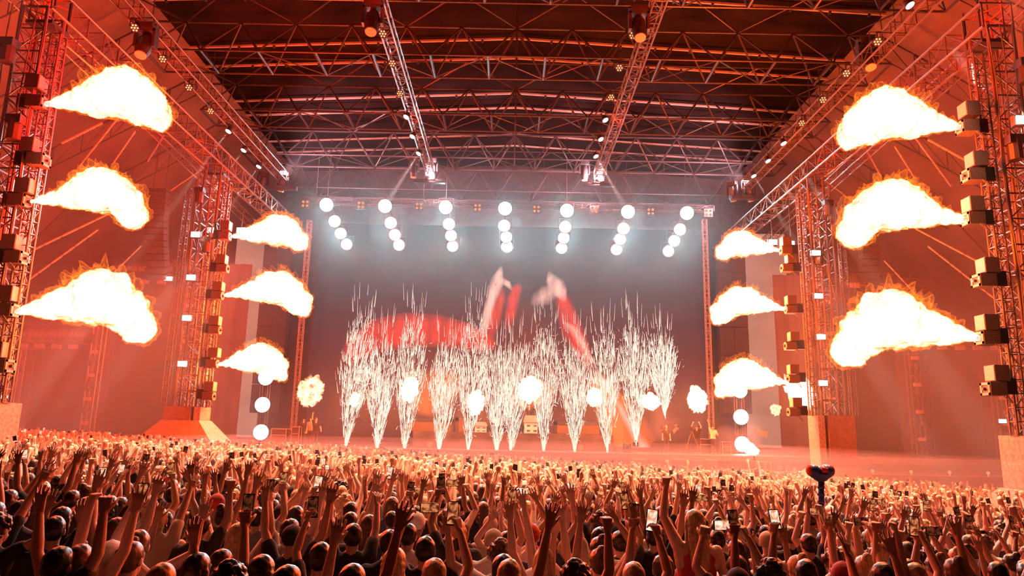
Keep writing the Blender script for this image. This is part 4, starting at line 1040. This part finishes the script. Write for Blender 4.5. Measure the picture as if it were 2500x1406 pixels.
for k in ('short', 'long', 'bob', 'bun', 'tail', 'curly', 'cap'):
    me = remesh(hair_mb(k), .008, 1 if k == 'curly' else 3, .6, 'hair_'+k)
    HAIRS[k] = rough(me, .006 if k not in ('cap',) else .0, 40 if k == 'curly' else 22, 3) if k != 'cap' else me
for nm, ps in POSES.items():
    mb, sk = body_mb(ps, 1)
    body = remesh(mb, .0062, 1, .20, 'body_'+nm)
    tee = rough(remesh(tee_mb(ps, sk), .016, 3, .5, 'tee_'+nm), .007, 9, 2)
    tank = rough(remesh(tee_mb(ps, sk, False), .016, 3, .5, 'tank_'+nm), .005, 9, 2)
    BODY[nm] = dict(body=body, tee=tee, tank=tank, sk=sk, ps=ps)
# phones
def phone_mat(name, lo, hi, s_):
    m_ = scr_mat(name, hi, s_, .0); nt = m_.node_tree; r = next(n for n in nt.nodes if n.type == 'VALTORGB'); mp = next(n for n in nt.nodes if n.type == 'MAPPING'); ns = next(n for n in nt.nodes if n.type == 'TEX_NOISE')
    mp.inputs['Scale'].default_value = (20, 1, 16); ns.inputs['Scale'].default_value = 1.4
    r.color_ramp.elements[0].color = (*lo, 1); r.color_ramp.elements[1].color = (*hi, 1); r.color_ramp.elements[0].position = .42; r.color_ramp.elements[1].position = .6
    return m_
PH_SCR = [phone_mat('phone screen warm', (.75, .28, .12), (1, .85, .7), 1.1), phone_mat('phone screen dim', (.012, .004, .003), (.16, .03, .01), 1), phone_mat('phone screen orange', (.12, .02, .006), (.8, .26, .09), 1)]
PH_BODY = mat('phone black glass', (.01, .01, .012), .2)
ph_case = MB().box((0, 0, 0), (.078, .009, .158)).mesh('phone_case'); ph_case.materials.append(PH_BODY)
ph_scr = MB().box((0, -.0052, .002), (.068, .001, .142)).mesh('phone_screen'); ph_scr.materials.append(PH_SCR[0])

COLN = ['far left corner', 'left wing screen', 'left inner tower', 'left lamp column', 'first spark fountain', 'third spark fountain', 'fifth spark fountain', 'seventh spark fountain', 'ninth spark fountain', 'eleventh spark fountain', 'tripod camera', 'right glaring lamps', 'right inner tower', 'right wing screen', 'right lamp pole', 'far right corner']
COLX = [90, 260, 440, 600, 770, 900, 1030, 1160, 1290, 1420, 1560, 1700, 1870, 2060, 2260, 2500]
ROWN = ['bottom edge', 'second row', 'third row', 'fourth row', 'fifth row', 'sixth row']
def cell(px, Y):
    c = next((i for i, x in enumerate(COLX) if px < x), 15)
    r = 0 if Y < 6.6 else 1 if Y < 8.2 else 2 if Y < 9.8 else 3 if Y < 11.4 else 4 if Y < 13 else 5
    return COLN[c], ROWN[r]
HAIRT = {'short': 'short %s hair', 'long': 'long %s hair', 'bob': '%s bob hair', 'bun': '%s hair bun', 'tail': '%s ponytail', 'curly': 'curly %s hair', 'cap': '%s cap'}
USED = set(); PEOPLE = []
def add_person(x, y, pose, hair, hcol, shirt, top='tee', skin=0, sc=1.0, rz=0, lift=0, label=None, group='crowd of fans seen from behind', screen=None, phone=True, name_place=True):
    B = BODY[pose]; z = ground(x, y)+lift
    px, py = to_px((x, y, z+1.7*sc)); cn, rn = cell(px, y)
    if label is None:
        order = ['black', 'white', 'grey', 'red', 'navy', 'beige']; hk = list(HAIRT)
        for tr in range(60):
            ht = HAIRT[hair] % hcol; tp = {'tee': 't-shirt', 'tank': 'vest'}[top]
            label = 'person, %s %s, %s, %s, %s under %s' % (shirt, tp, ht, BODY[pose]['ps']['txt'], rn, cn)
            if label not in USED: break
            shirt = order[(order.index(shirt)+1) % 6]
            if tr % 6 == 5: hair = hk[(hk.index(hair)+1) % 7]
        # keep within sixteen words
        if len(label.split()) > 16: label = label.replace('person in ', 'person, ').replace(' high', '')
        if len(label.split()) > 16: label = label.replace(' hair', '')
    USED.add(label)
    o = link('person', B['body'], None, None, (x, y, z), (0, 0, rz), (sc*random.uniform(.94, 1.04), sc, sc))
    if not B['body'].materials: B['body'].materials.append(SKIN[0])
    o.material_slots[0].link = 'OBJECT'; o.material_slots[0].material = SKIN[skin]
    tag(o, label, 'person', group)
    def child(nm, me, mt):
        if not me.materials: me.materials.append(mt)
        c = link(nm, me, None, o); c.material_slots[0].link = 'OBJECT'; c.material_slots[0].material = mt; return c
    child('shirt', B[top], CLO[shirt]); child('trousers', trous, TR)
    child('cap' if hair == 'cap' else 'hair', HAIRS[hair], CLO.get(hcol, HAIRC.get(hcol)) if hair == 'cap' else HAIRC[hcol])
    PEOPLE.append((x, y))
    w_ = B['ps'].get('phone')
    if w_ and phone:
        sk = B['sk']; rot = Matrix.Rotation(rz, 4, 'Z')
        if w_ == 'B': p = (sk['R'][2]+sk['L'][2])/2+Vector((0, .06, .10)); rr = (R(-8), R(90), rz)
        else: q = sk[w_]; p = q[2]+q[4]*.075+Vector((-q[5]*.03, .055, .05)); rr = (R(-10), R(random.uniform(-8, 8)), rz)
        p = Vector((x, y, z))+rot.to_3x3() @ (p*sc)
        root = bpy.data.objects.new('smartphone', None); COL.objects.link(root); root.location = p; root.rotation_euler = rr; root.scale = (1.12,)*3
        bright = random.choice((0, 1, 1, 2, 2)) if screen is None else screen
        lb = 'phone, %s screen, held by %s-clad person, %s, %s under %s' % (['bright', 'dark', 'orange'][bright], shirt, HAIRT[hair] % hcol, rn, cn)
        k = 0
        while lb in USED: bright = (bright+1) % 3; k += 1; lb = 'phone, %s screen, %s by %s-clad person, %s, %s under %s' % (['bright', 'dark', 'orange'][bright], 'raised' if k < 4 else 'lifted', shirt, HAIRT[hair] % hcol, rn, cn)
        USED.add(lb)
        tag(root, lb, 'phone', 'phones held up in the crowd')
        link('casing', ph_case, None, root); c = link('screen', ph_scr, None, root); c.material_slots[0].link = 'OBJECT'; c.material_slots[0].material = PH_SCR[bright]
    return o
rn = random.Random(21)
HL = [  # (px, py of the head top, pose, hair, colour, shirt, top, skin)
 (143, 1330, 'fist', 'short', 'dark', 'black', 'tee', 1), (395, 1370, 'down', 'short', 'blond', 'white', 'tee', 0), (272, 1318, 'fist_l', 'cap', 'white', 'beige', 'tank', 1), (176, 1194, 'down', 'short', 'dark', 'black', 'tee', 0),
 (150, 1234, 'phone_r', 'long', 'dark', 'black', 'tee', 1), (268, 1207, 'one_open', 'long', 'dark', 'black', 'tee', 1), (420, 1187, 'clap', 'short', 'dark', 'grey', 'tee', 1), (581, 1273, 'phone_r', 'long', 'blond', 'white', 'tank', 0),
 (783, 1320, 'down', 'short', 'dark', 'black', 'tee', 1), (714, 1280, 'up_v', 'cap', 'black', 'black', 'tee', 1), (548, 1233, 'up_v', 'bun', 'dark', 'black', 'tank', 1), (628, 1235, 'phone_r', 'short', 'dark', 'grey', 'tee', 1),
 (50, 1218, 'one_open_l', 'short', 'dark', 'navy', 'tee', 1), (285, 1260, 'up_v', 'bob', 'brown', 'red', 'tank', 0), (800, 1253, 'phone_l', 'short', 'dark', 'black', 'tee', 1), (491, 1250, 'fist', 'short', 'dark', 'black', 'tee', 2),
 (186, 1323, 'phone_l', 'tail', 'brown', 'grey', 'tank', 0), (480, 1345, 'phone_r', 'long', 'dark', 'black', 'tank', 1), (340, 1290, 'wide', 'tail', 'brown', 'grey', 'tank', 0), (640, 1350, 'wide', 'bob', 'dark', 'black', 'tank', 1),
 (50, 1330, 'up_v', 'long', 'brown', 'black', 'tank', 0), (560, 1372, 'down', 'curly', 'dark', 'navy', 'tee', 2), (700, 1375, 'down', 'short', 'dark', 'black', 'tee', 1), (860, 1372, 'one_open', 'short', 'brown', 'black', 'tee', 1),
 (1223, 1318, 'wide', 'curly', 'brown', 'white', 'tee', 1), (1228, 1349, 'down', 'short', 'dark', 'white', 'tee', 0), (1062, 1359, 'phone_r', 'short', 'blond', 'black', 'tee', 0), (1155, 1368, 'one_open', 'bob', 'blond', 'grey', 'tank', 0),
 (963, 1333, 'down', 'bob', 'blond', 'grey', 'tank', 1), (951, 1290, 'down', 'short', 'dark', 'black', 'tee', 1), (996, 1275, 'down', 'short', 'dark', 'black', 'tee', 1), (863, 1275, 'up_fwd', 'short', 'dark', 'black', 'tee', 1),
 (1119, 1303, 'down', 'long', 'dark', 'black', 'tank', 1), (1039, 1306, 'phone_two', 'short', 'dark', 'black', 'tee', 1), (1205, 1290, 'phone_r', 'cap', 'beige', 'white', 'tee', 1), (1275, 1240, 'phone_two', 'short', 'dark', 'grey', 'tee', 1),
 (1328, 1333, 'up_v', 'long', 'blond', 'red', 'tank', 0), (1404, 1369, 'fist', 'curly', 'brown', 'black', 'tee', 0), (1514, 1293, 'phone_r', 'short', 'dark', 'black', 'tee', 1), (1547, 1368, 'phone_r', 'short', 'blond', 'black', 'tee', 0),
 (1354, 1247, 'wide', 'short', 'dark', 'black', 'tee', 1), (1085, 1243, 'down', 'short', 'dark', 'navy', 'tee', 1), (1056, 1222, 'phone_r', 'short', 'dark', 'black', 'tee', 1), (928, 1197, 'wide', 'short', 'dark', 'black', 'tee', 1),
 (1465, 1335, 'up_v', 'bun', 'brown', 'beige', 'tank', 0), (1620, 1350, 'phone_l', 'short', 'brown', 'grey', 'tee', 1), (1752, 1289, 'down', 'short', 'dark', 'black', 'tee', 1), (1800, 1352, 'phone_two', 'short', 'brown', 'black', 'tee', 1),
 (1873, 1296, 'down', 'cap', 'beige', 'white', 'tank', 0), (1929, 1283, 'one_open', 'short', 'brown', 'black', 'tee', 1), (1939, 1303, 'fist', 'short', 'dark', 'black', 'tee', 1), (2011, 1296, 'phone_two', 'short', 'dark', 'black', 'tee', 1),
 (1882, 1367, 'phone_l', 'curly', 'dark', 'black', 'tee', 2), (1804, 1385, 'down', 'cap', 'black', 'black', 'tee', 1), (1969, 1362, 'phone_l', 'short', 'dark', 'black', 'tee', 1), (2013, 1376, 'down', 'cap', 'red', 'grey', 'tee', 1),
 (2036, 1340, 'wide', 'curly', 'brown', 'black', 'tee', 2), (2110, 1353, 'up_fwd', 'bun', 'blond', 'white', 'tank', 0), (2157, 1370, 'fist', 'short', 'dark', 'black', 'tee', 1), (2235, 1371, 'phone_r', 'bob', 'blond', 'white', 'tee', 0),
 (2436, 1368, 'up_v', 'short', 'dark', 'black', 'tee', 1), (2483, 1374, 'down', 'short', 'dark', 'black', 'tee', 1), (2140, 1286, 'phone_r', 'short', 'dark', 'black', 'tee', 1), (2204, 1290, 'clap', 'short', 'dark', 'black', 'tee', 1),
 (2366, 1303, 'up_fwd', 'bob', 'brown', 'beige', 'tank', 0), (2330, 1360, 'phone_two', 'bun', 'brown', 'grey', 'tank', 1), (2290, 1290, 'fist_l', 'short', 'dark', 'navy', 'tee', 1)]
for (px, py, pose, hair, hc, sh, tp, sk_) in HL:
    x, y = on_ray(px, py, 1.775)
    if any((x-a)**2+(y-b)**2 < .09 for a, b in PEOPLE): x += .25; y += .22
    add_person(x, y, pose, hair, hc, sh, tp, sk_, 1.0, R(rn.uniform(-14, 14)))
# the woman with long blond hair carried above the others
p = P(1697, 1246, 6.9)
LIFT = p.z-ground(p.x, p.y)-1.77
case_ = None
wo = add_person(p.x, p.y, 'phone_l', 'long', 'blond', 'red', 'tank', 0, 1.06, R(6), lift=LIFT-.09, label='woman with very long blond hair towering over the crowd, lower right of centre', phone=False)
wo.children[2].scale = (1.2, 1.25, 1.0)
tag(MB().box((0, 0, .5), (.7, .5, 1)).build('road_case', M['dark'], None, (p.x, p.y, ground(p.x, p.y)-1+LIFT-.09)), 'low black case the tall blond woman stands on', 'road case')
# white lettering on the black shirt beside her
sx, sy = on_ray(1752, 1289, 1.775)
tx = bpy.data.curves.new('lettering', 'FONT'); tx.body = 'about'; tx.size = .062; tx.align_x = 'CENTER'; tx.extrude = .001
dg = bpy.context.evaluated_depsgraph_get(); to = bpy.data.objects.new('t', tx); COL.objects.link(to); dg.update()
tm = bpy.data.meshes.new_from_object(to.evaluated_get(bpy.context.evaluated_depsgraph_get())); bpy.data.objects.remove(to)
man = [o for o in bpy.data.objects if o.get('category') == 'person' and abs(o.location.x-sx) < .3 and abs(o.location.y-sy) < .3][0]
le = link('lettering', tm, CLO['grey'], man, (.05, -.125, 1.28), (R(90), 0, 0))
# two raised women farther back, and the flare holder
x, y = P(1656, 1150, 22).x, 22; z = P(1656, 1150, 22).z
add_person(x, y, 'up_v', 'long', 'dark', 'black', 'tank', 0, 1.0, 0, lift=z-ground(x, y)-1.8, label='long haired person raised above the crowd below the tripod camera')
x, y = P(1845, 1120, 27).x, 27; z = P(1845, 1120, 27).z
add_person(x, y, 'up_fwd', 'bob', 'brown', 'white', 'tank', 0, 1.0, 0, lift=z-ground(x, y)-2.1, label='pale lit person lifting a burning flare above the crowd')
fl = P(1838, 1100, 27)
fr = empty('hand_flare', fl, 'burning hand flare with white flame held above the crowd', 'flare')
MB().tube((.05, 0, -.35), (0, 0, 0), .03, 8).build('tube', CLO['red'], fr)
o = link('flame', pm[1], None, fr, (-.16, 0, .12), (0, R(35), 0), (.34, .2, .18)); o.material_slots[0].link = 'OBJECT'; o.material_slots[0].material = FL_PUFF
lamp('POINT', fl+Vector((-.1, -.2, .3)), 130, (1, .62, .42), .15, name='flare_glow')
# smoke
def smoke(px, py, Y, r, dens, label, sc):
    mm = bpy.data.materials.new('smoke puff'); mm.use_nodes = True; nt = mm.node_tree; nt.nodes.clear()
    o_ = nt.nodes.new('ShaderNodeOutputMaterial'); v = nt.nodes.new('ShaderNodeVolumeScatter'); v.inputs['Density'].default_value = dens; nt.links.new(v.outputs[0], o_.inputs['Volume'])
    o = link('smoke', sm_, mm, None, P(px, py, Y), (0, R(20*r), 0), sc); o.material_slots[0].link = 'OBJECT'; o.material_slots[0].material = mm
    tag(o, label, 'smoke', kind='stuff')
sm_ = remesh(MB().sphere((0, 0, 0), (1, .8, .8), 20, 14).sphere((.6, 0, .5), .6, 14, 10).sphere((-.5, 0, .4), .55, 14, 10), .09, 4, 1)
for v in sm_.vertices: v.co += v.normal*noise.fractal(v.co*1.1, 1, 2, 2)*.22
sm_.update()
smoke(1800, 1075, 30, 0, .2, 'white smoke drifting left of the hand flare', (1.0, .7, .6))
smoke(1612, 1045, 44.5, 2, .09, 'faint smoke column right of the last spark fountain', (.7, .5, 1.1))
# striped inflatable hammer held on high
a = P(2005, 1330, 11.5); b = P(2004, 1172, 11.5); 
root = empty('inflatable_hammer', a, 'dark blue inflatable hammer with reddish head raised over the crowd', 'inflatable')
BLU = mat('blue vinyl', (.02, .05, .22), .35, 0, .3, 8); 
mb = MB(); mb.tube((0, 0, 0), b-a, .05, 12); [mb.sphere((b-a)*(k/9), .058, 10, 7) for k in range(10)]
mb.build('handle', BLU, root, smooth=True)
q = b-a+Vector((0, 0, .10)); S_ = .68
MB().sphere(q, (.15, .13, .13), 14, 10).sphere(q+Vector((-.10, 0, .035)), (.10, .12, .11), 12, 8).sphere(q+Vector((.10, 0, .035)), (.10, .12, .11), 12, 8).build('hammer_head', BLU, root, smooth=True)
MB().sphere(q+Vector((-.17, 0, .05)), (.05, .09, .09), 10, 8).build('red_end', CLO['red'], root, smooth=True); MB().sphere(q+Vector((.17, 0, .05)), (.05, .09, .09), 10, 8).build('red_end', CLO['red'], root, smooth=True)
MB().box(q+Vector((.02, -.12, .06)), (.10, .04, .08)).build('red_patch', CLO['red'], root, smooth=True)

# fill the near crowd to 300 people
poses = ['lean_l']*3+['lean_r']*3+['point']*3+['up_v']*4+['up_fwd']*3+['fist']*2+['fist_l']*2+['phone_r']*4+['phone_l']*2+['phone_two']*2+['clap']*3+['down']*3+['wide']*3+['one_open']*3+['one_open_l']*3
hairs = ['short']*7+['long']*4+['bob']*2+['bun']*2+['tail']*2+['curly']*2+['cap']*2
def pick_x(y): return .727*y*1.03+1.2
SPOTS = []
y = 5.1
while y < 41:
    hw = pick_x(y)+ (2 if y > 12 else .2); stepx = .50 if y < 14 else .52
    x = -hw+rn.uniform(0, stepx)
    while x < hw:
        xx = x+rn.uniform(-.14, .14); yy = y+rn.uniform(-.18, .18)
        lim = 39.6 if xx < -6 else 39.6-(xx+6)*.28 if xx < 8 else 35.7-(xx-8)*.55
        if yy < lim: SPOTS.append((xx, yy))
        x += stepx
    y += .58 if y < 14 else .60
TOWERS = [(s*17.1, yy) for s in (-1, 1) for yy in (22.8, 38)]
SPOTS = [p for p in SPOTS if not any(abs(p[0]-a) < 4.0 and abs(p[1]-b) < 2.9 for a, b in TOWERS)]
SPOTS.sort(key=lambda p: p[1])
near = 300-len(PEOPLE); far = []
BIG = (P(1697, 1246, 6.9).x, 6.9)
for (x, y) in SPOTS:
    if any((x-a)**2+(y-b)**2 < .19 for a, b in PEOPLE): continue
    px, _ = to_px((x, y, ground(x, y)+1.7))
    inview = -60 < px < 2560
    if y < 5.6 and rn.random() < .45: continue
    if near > 0 and y < 14 and inview:
        near -= 1; pose = rn.choice(poses)
        if y < 6.6 and pose in ('up_fwd', 'phone_two') and rn.random() < .5: pose = 'down'
        if y < 9 and rn.random() < .35: pose = 'down'
        hair = rn.choice(hairs); hc = rn.choice(('dark', 'dark', 'dark', 'dark', 'brown', 'brown', 'blond')) if hair != 'cap' else rn.choice(('black', 'white', 'red', 'beige'))
        add_person(x, y, pose, hair, hc, rn.choice(('black', 'black', 'black', 'white', 'grey', 'red', 'navy', 'beige')), rn.choice(('tee', 'tee', 'tank')), rn.choice((0, 0, 1, 1, 2)), rn.uniform(.94, 1.04), R(rn.uniform(-22, 22)))
    elif y > 9: far.append((x, y))
# the rest of the crowd: one object
lowv = []
for nm in BODY:
    ps = POSES[nm]; mb, sk = body_mb(ps, 0)
    parts = [(remesh(mb, .021, 1, .16), 0), (remesh(tee_mb(ps, sk), .035, 1, .35), 1)]
    for hk in ('short', 'long', 'bob'):
        hm_ = remesh(hair_mb(hk), .02, 1, .3)
        V = []; Fc = []; Mi = []; k = 0
        for me, mi in parts+[(hm_, 2)]:
            me.calc_loop_triangles(); nv = len(me.vertices); co = np.empty(nv*3, np.float32); me.vertices.foreach_get('co', co)
            tr = np.empty(len(me.loop_triangles)*3, np.int32); me.loop_triangles.foreach_get('vertices', tr)
            V.append(co.reshape(-1, 3)); Fc.append(tr.reshape(-1, 3)+k); Mi.append(np.full(len(me.loop_triangles), mi)); k += nv
        lowv.append((np.concatenate(V), np.concatenate(Fc), np.concatenate(Mi)))
print('low variant tris', [len(v[1]) for v in lowv][:6], 'far people', len(far))
mats = SKIN[:2]+[CLO['black'], CLO['white'], CLO['grey'], CLO['red']]+[HAIRC['dark'], HAIRC['brown'], HAIRC['blond']]
AV, AF, AM = [], [], []; k = 0
PX = []
wts = np.array([poses.count(nm) for nm in BODY for _ in range(3)], float); wts /= wts.sum()
rs = np.random.RandomState(5)
for (x, y) in far:
    j = rs.choice(len(lowv), p=wts); V, Fc, Mi = lowv[j]; a = rs.uniform(-.45, .45); s = rs.uniform(.93, 1.05)
    c, sn = math.cos(a)*s, math.sin(a)*s; z = ground(x, y)
    W = np.empty_like(V); W[:, 0] = V[:, 0]*c-V[:, 1]*sn+x; W[:, 1] = V[:, 0]*sn+V[:, 1]*c+y; W[:, 2] = V[:, 2]*s+z
    AV.append(W); AF.append(Fc+k); k += len(V)
    lut = np.array([rs.randint(0, 2), 2+rs.choice(4, p=[.4, .3, .2, .1]), 6+rs.choice(3, p=[.6, .2, .2])]); AM.append(lut[Mi])
    psn = list(BODY)[j//3]; ph = POSES[psn].get('phone')
    if ph:
        sk = BODY[psn]['sk']; q = sk['R' if ph != 'L' else 'L']
        v = q[2]+q[4]*.08+Vector((0, .05, .05)); PX.append((v.x*c-v.y*sn+x, v.x*sn+v.y*c+y, v.z*s+z))
V = np.concatenate(AV); Fc = np.concatenate(AF); Mi = np.concatenate(AM)
me = bpy.data.meshes.new('crowd'); me.vertices.add(len(V)); me.vertices.foreach_set('co', V.ravel())
me.loops.add(len(Fc)*3); me.loops.foreach_set('vertex_index', Fc.ravel().astype(np.int32))
me.polygons.add(len(Fc)); me.polygons.foreach_set('loop_start', np.arange(0, len(Fc)*3, 3, dtype=np.int32))
for q in mats: me.materials.append(q)
me.polygons.foreach_set('material_index', Mi.astype(np.int32)); me.polygons.foreach_set('use_smooth', np.ones(len(Fc), bool)); me.update(calc_edges=True)
o = bpy.data.objects.new('crowd', me); COL.objects.link(o); tag(o, 'dense far crowd with raised hands filling the ground up to the stage', 'crowd', kind='stuff')
for mt, nm, lb in ((0, 'distant_lit_phones', 'many tiny lit phone screens held up across the far crowd'), (1, 'distant_dark_phones', 'many tiny dark phones held up across the far crowd')):
    mb = MB()
    for i, p in enumerate(PX):
        if (i % 5 < 1) == (mt == 0): mb.box(p, (.085, .012, .165), Matrix.Rotation(rn.uniform(-.3, .3), 3, 'Y'))
    tag(mb.build(nm, PH_SCR[0] if mt == 0 else PH_BODY), lb, 'phones', kind='stuff')

# people on the stage, facing the audience
def on_stage(px, Y, pose, hair, hc, sh, label, z=DZ, skin=0, rz=180, sc=1.0):
    x = P(px, 1080, Y).x; o = add_person(x, Y, pose, hair, hc, sh, 'tee', skin, sc, R(rz), lift=z-ground(x, Y), label=label, group=None, phone=False)
    if 'group' in o: del o['group']
    for s in (-1, 1): link('eye', EYE, HAIRC['dark'], o, HC+Vector((s*.03, .098, .02)))
EYE = MB().sphere((0, 0, 0), .009, 8, 6).mesh('eye')
on_stage(1741, 45.2, 'one_open', 'short', 'dark', 'white', 'man in white t-shirt waving one arm on the stage right')
on_stage(1702, 45.6, 'phone_two', 'cap', 'black', 'black', 'camera operator in black standing behind the tripod camera', rz=160)
on_stage(768, 45.5, 'fist', 'short', 'brown', 'black', 'crew member with raised fist at the left side of the stage', rz=200)
on_stage(756, 46.2, 'down', 'short', 'dark', 'grey', 'crew member in grey standing by the left road cases', rz=170)
on_stage(738, 47.0, 'down', 'cap', 'black', 'black', 'crew member in black cap behind the left road cases', rz=190)
on_stage(1291, 47.2, 'wide', 'short', 'dark', 'black', 'performer in black with elbows out behind the toy house', z=base_z+.1)
on_stage(1627, 46.6, 'down', 'short', 'dark', 'black', 'crew member in black by the thin stand at stage right', rz=175)
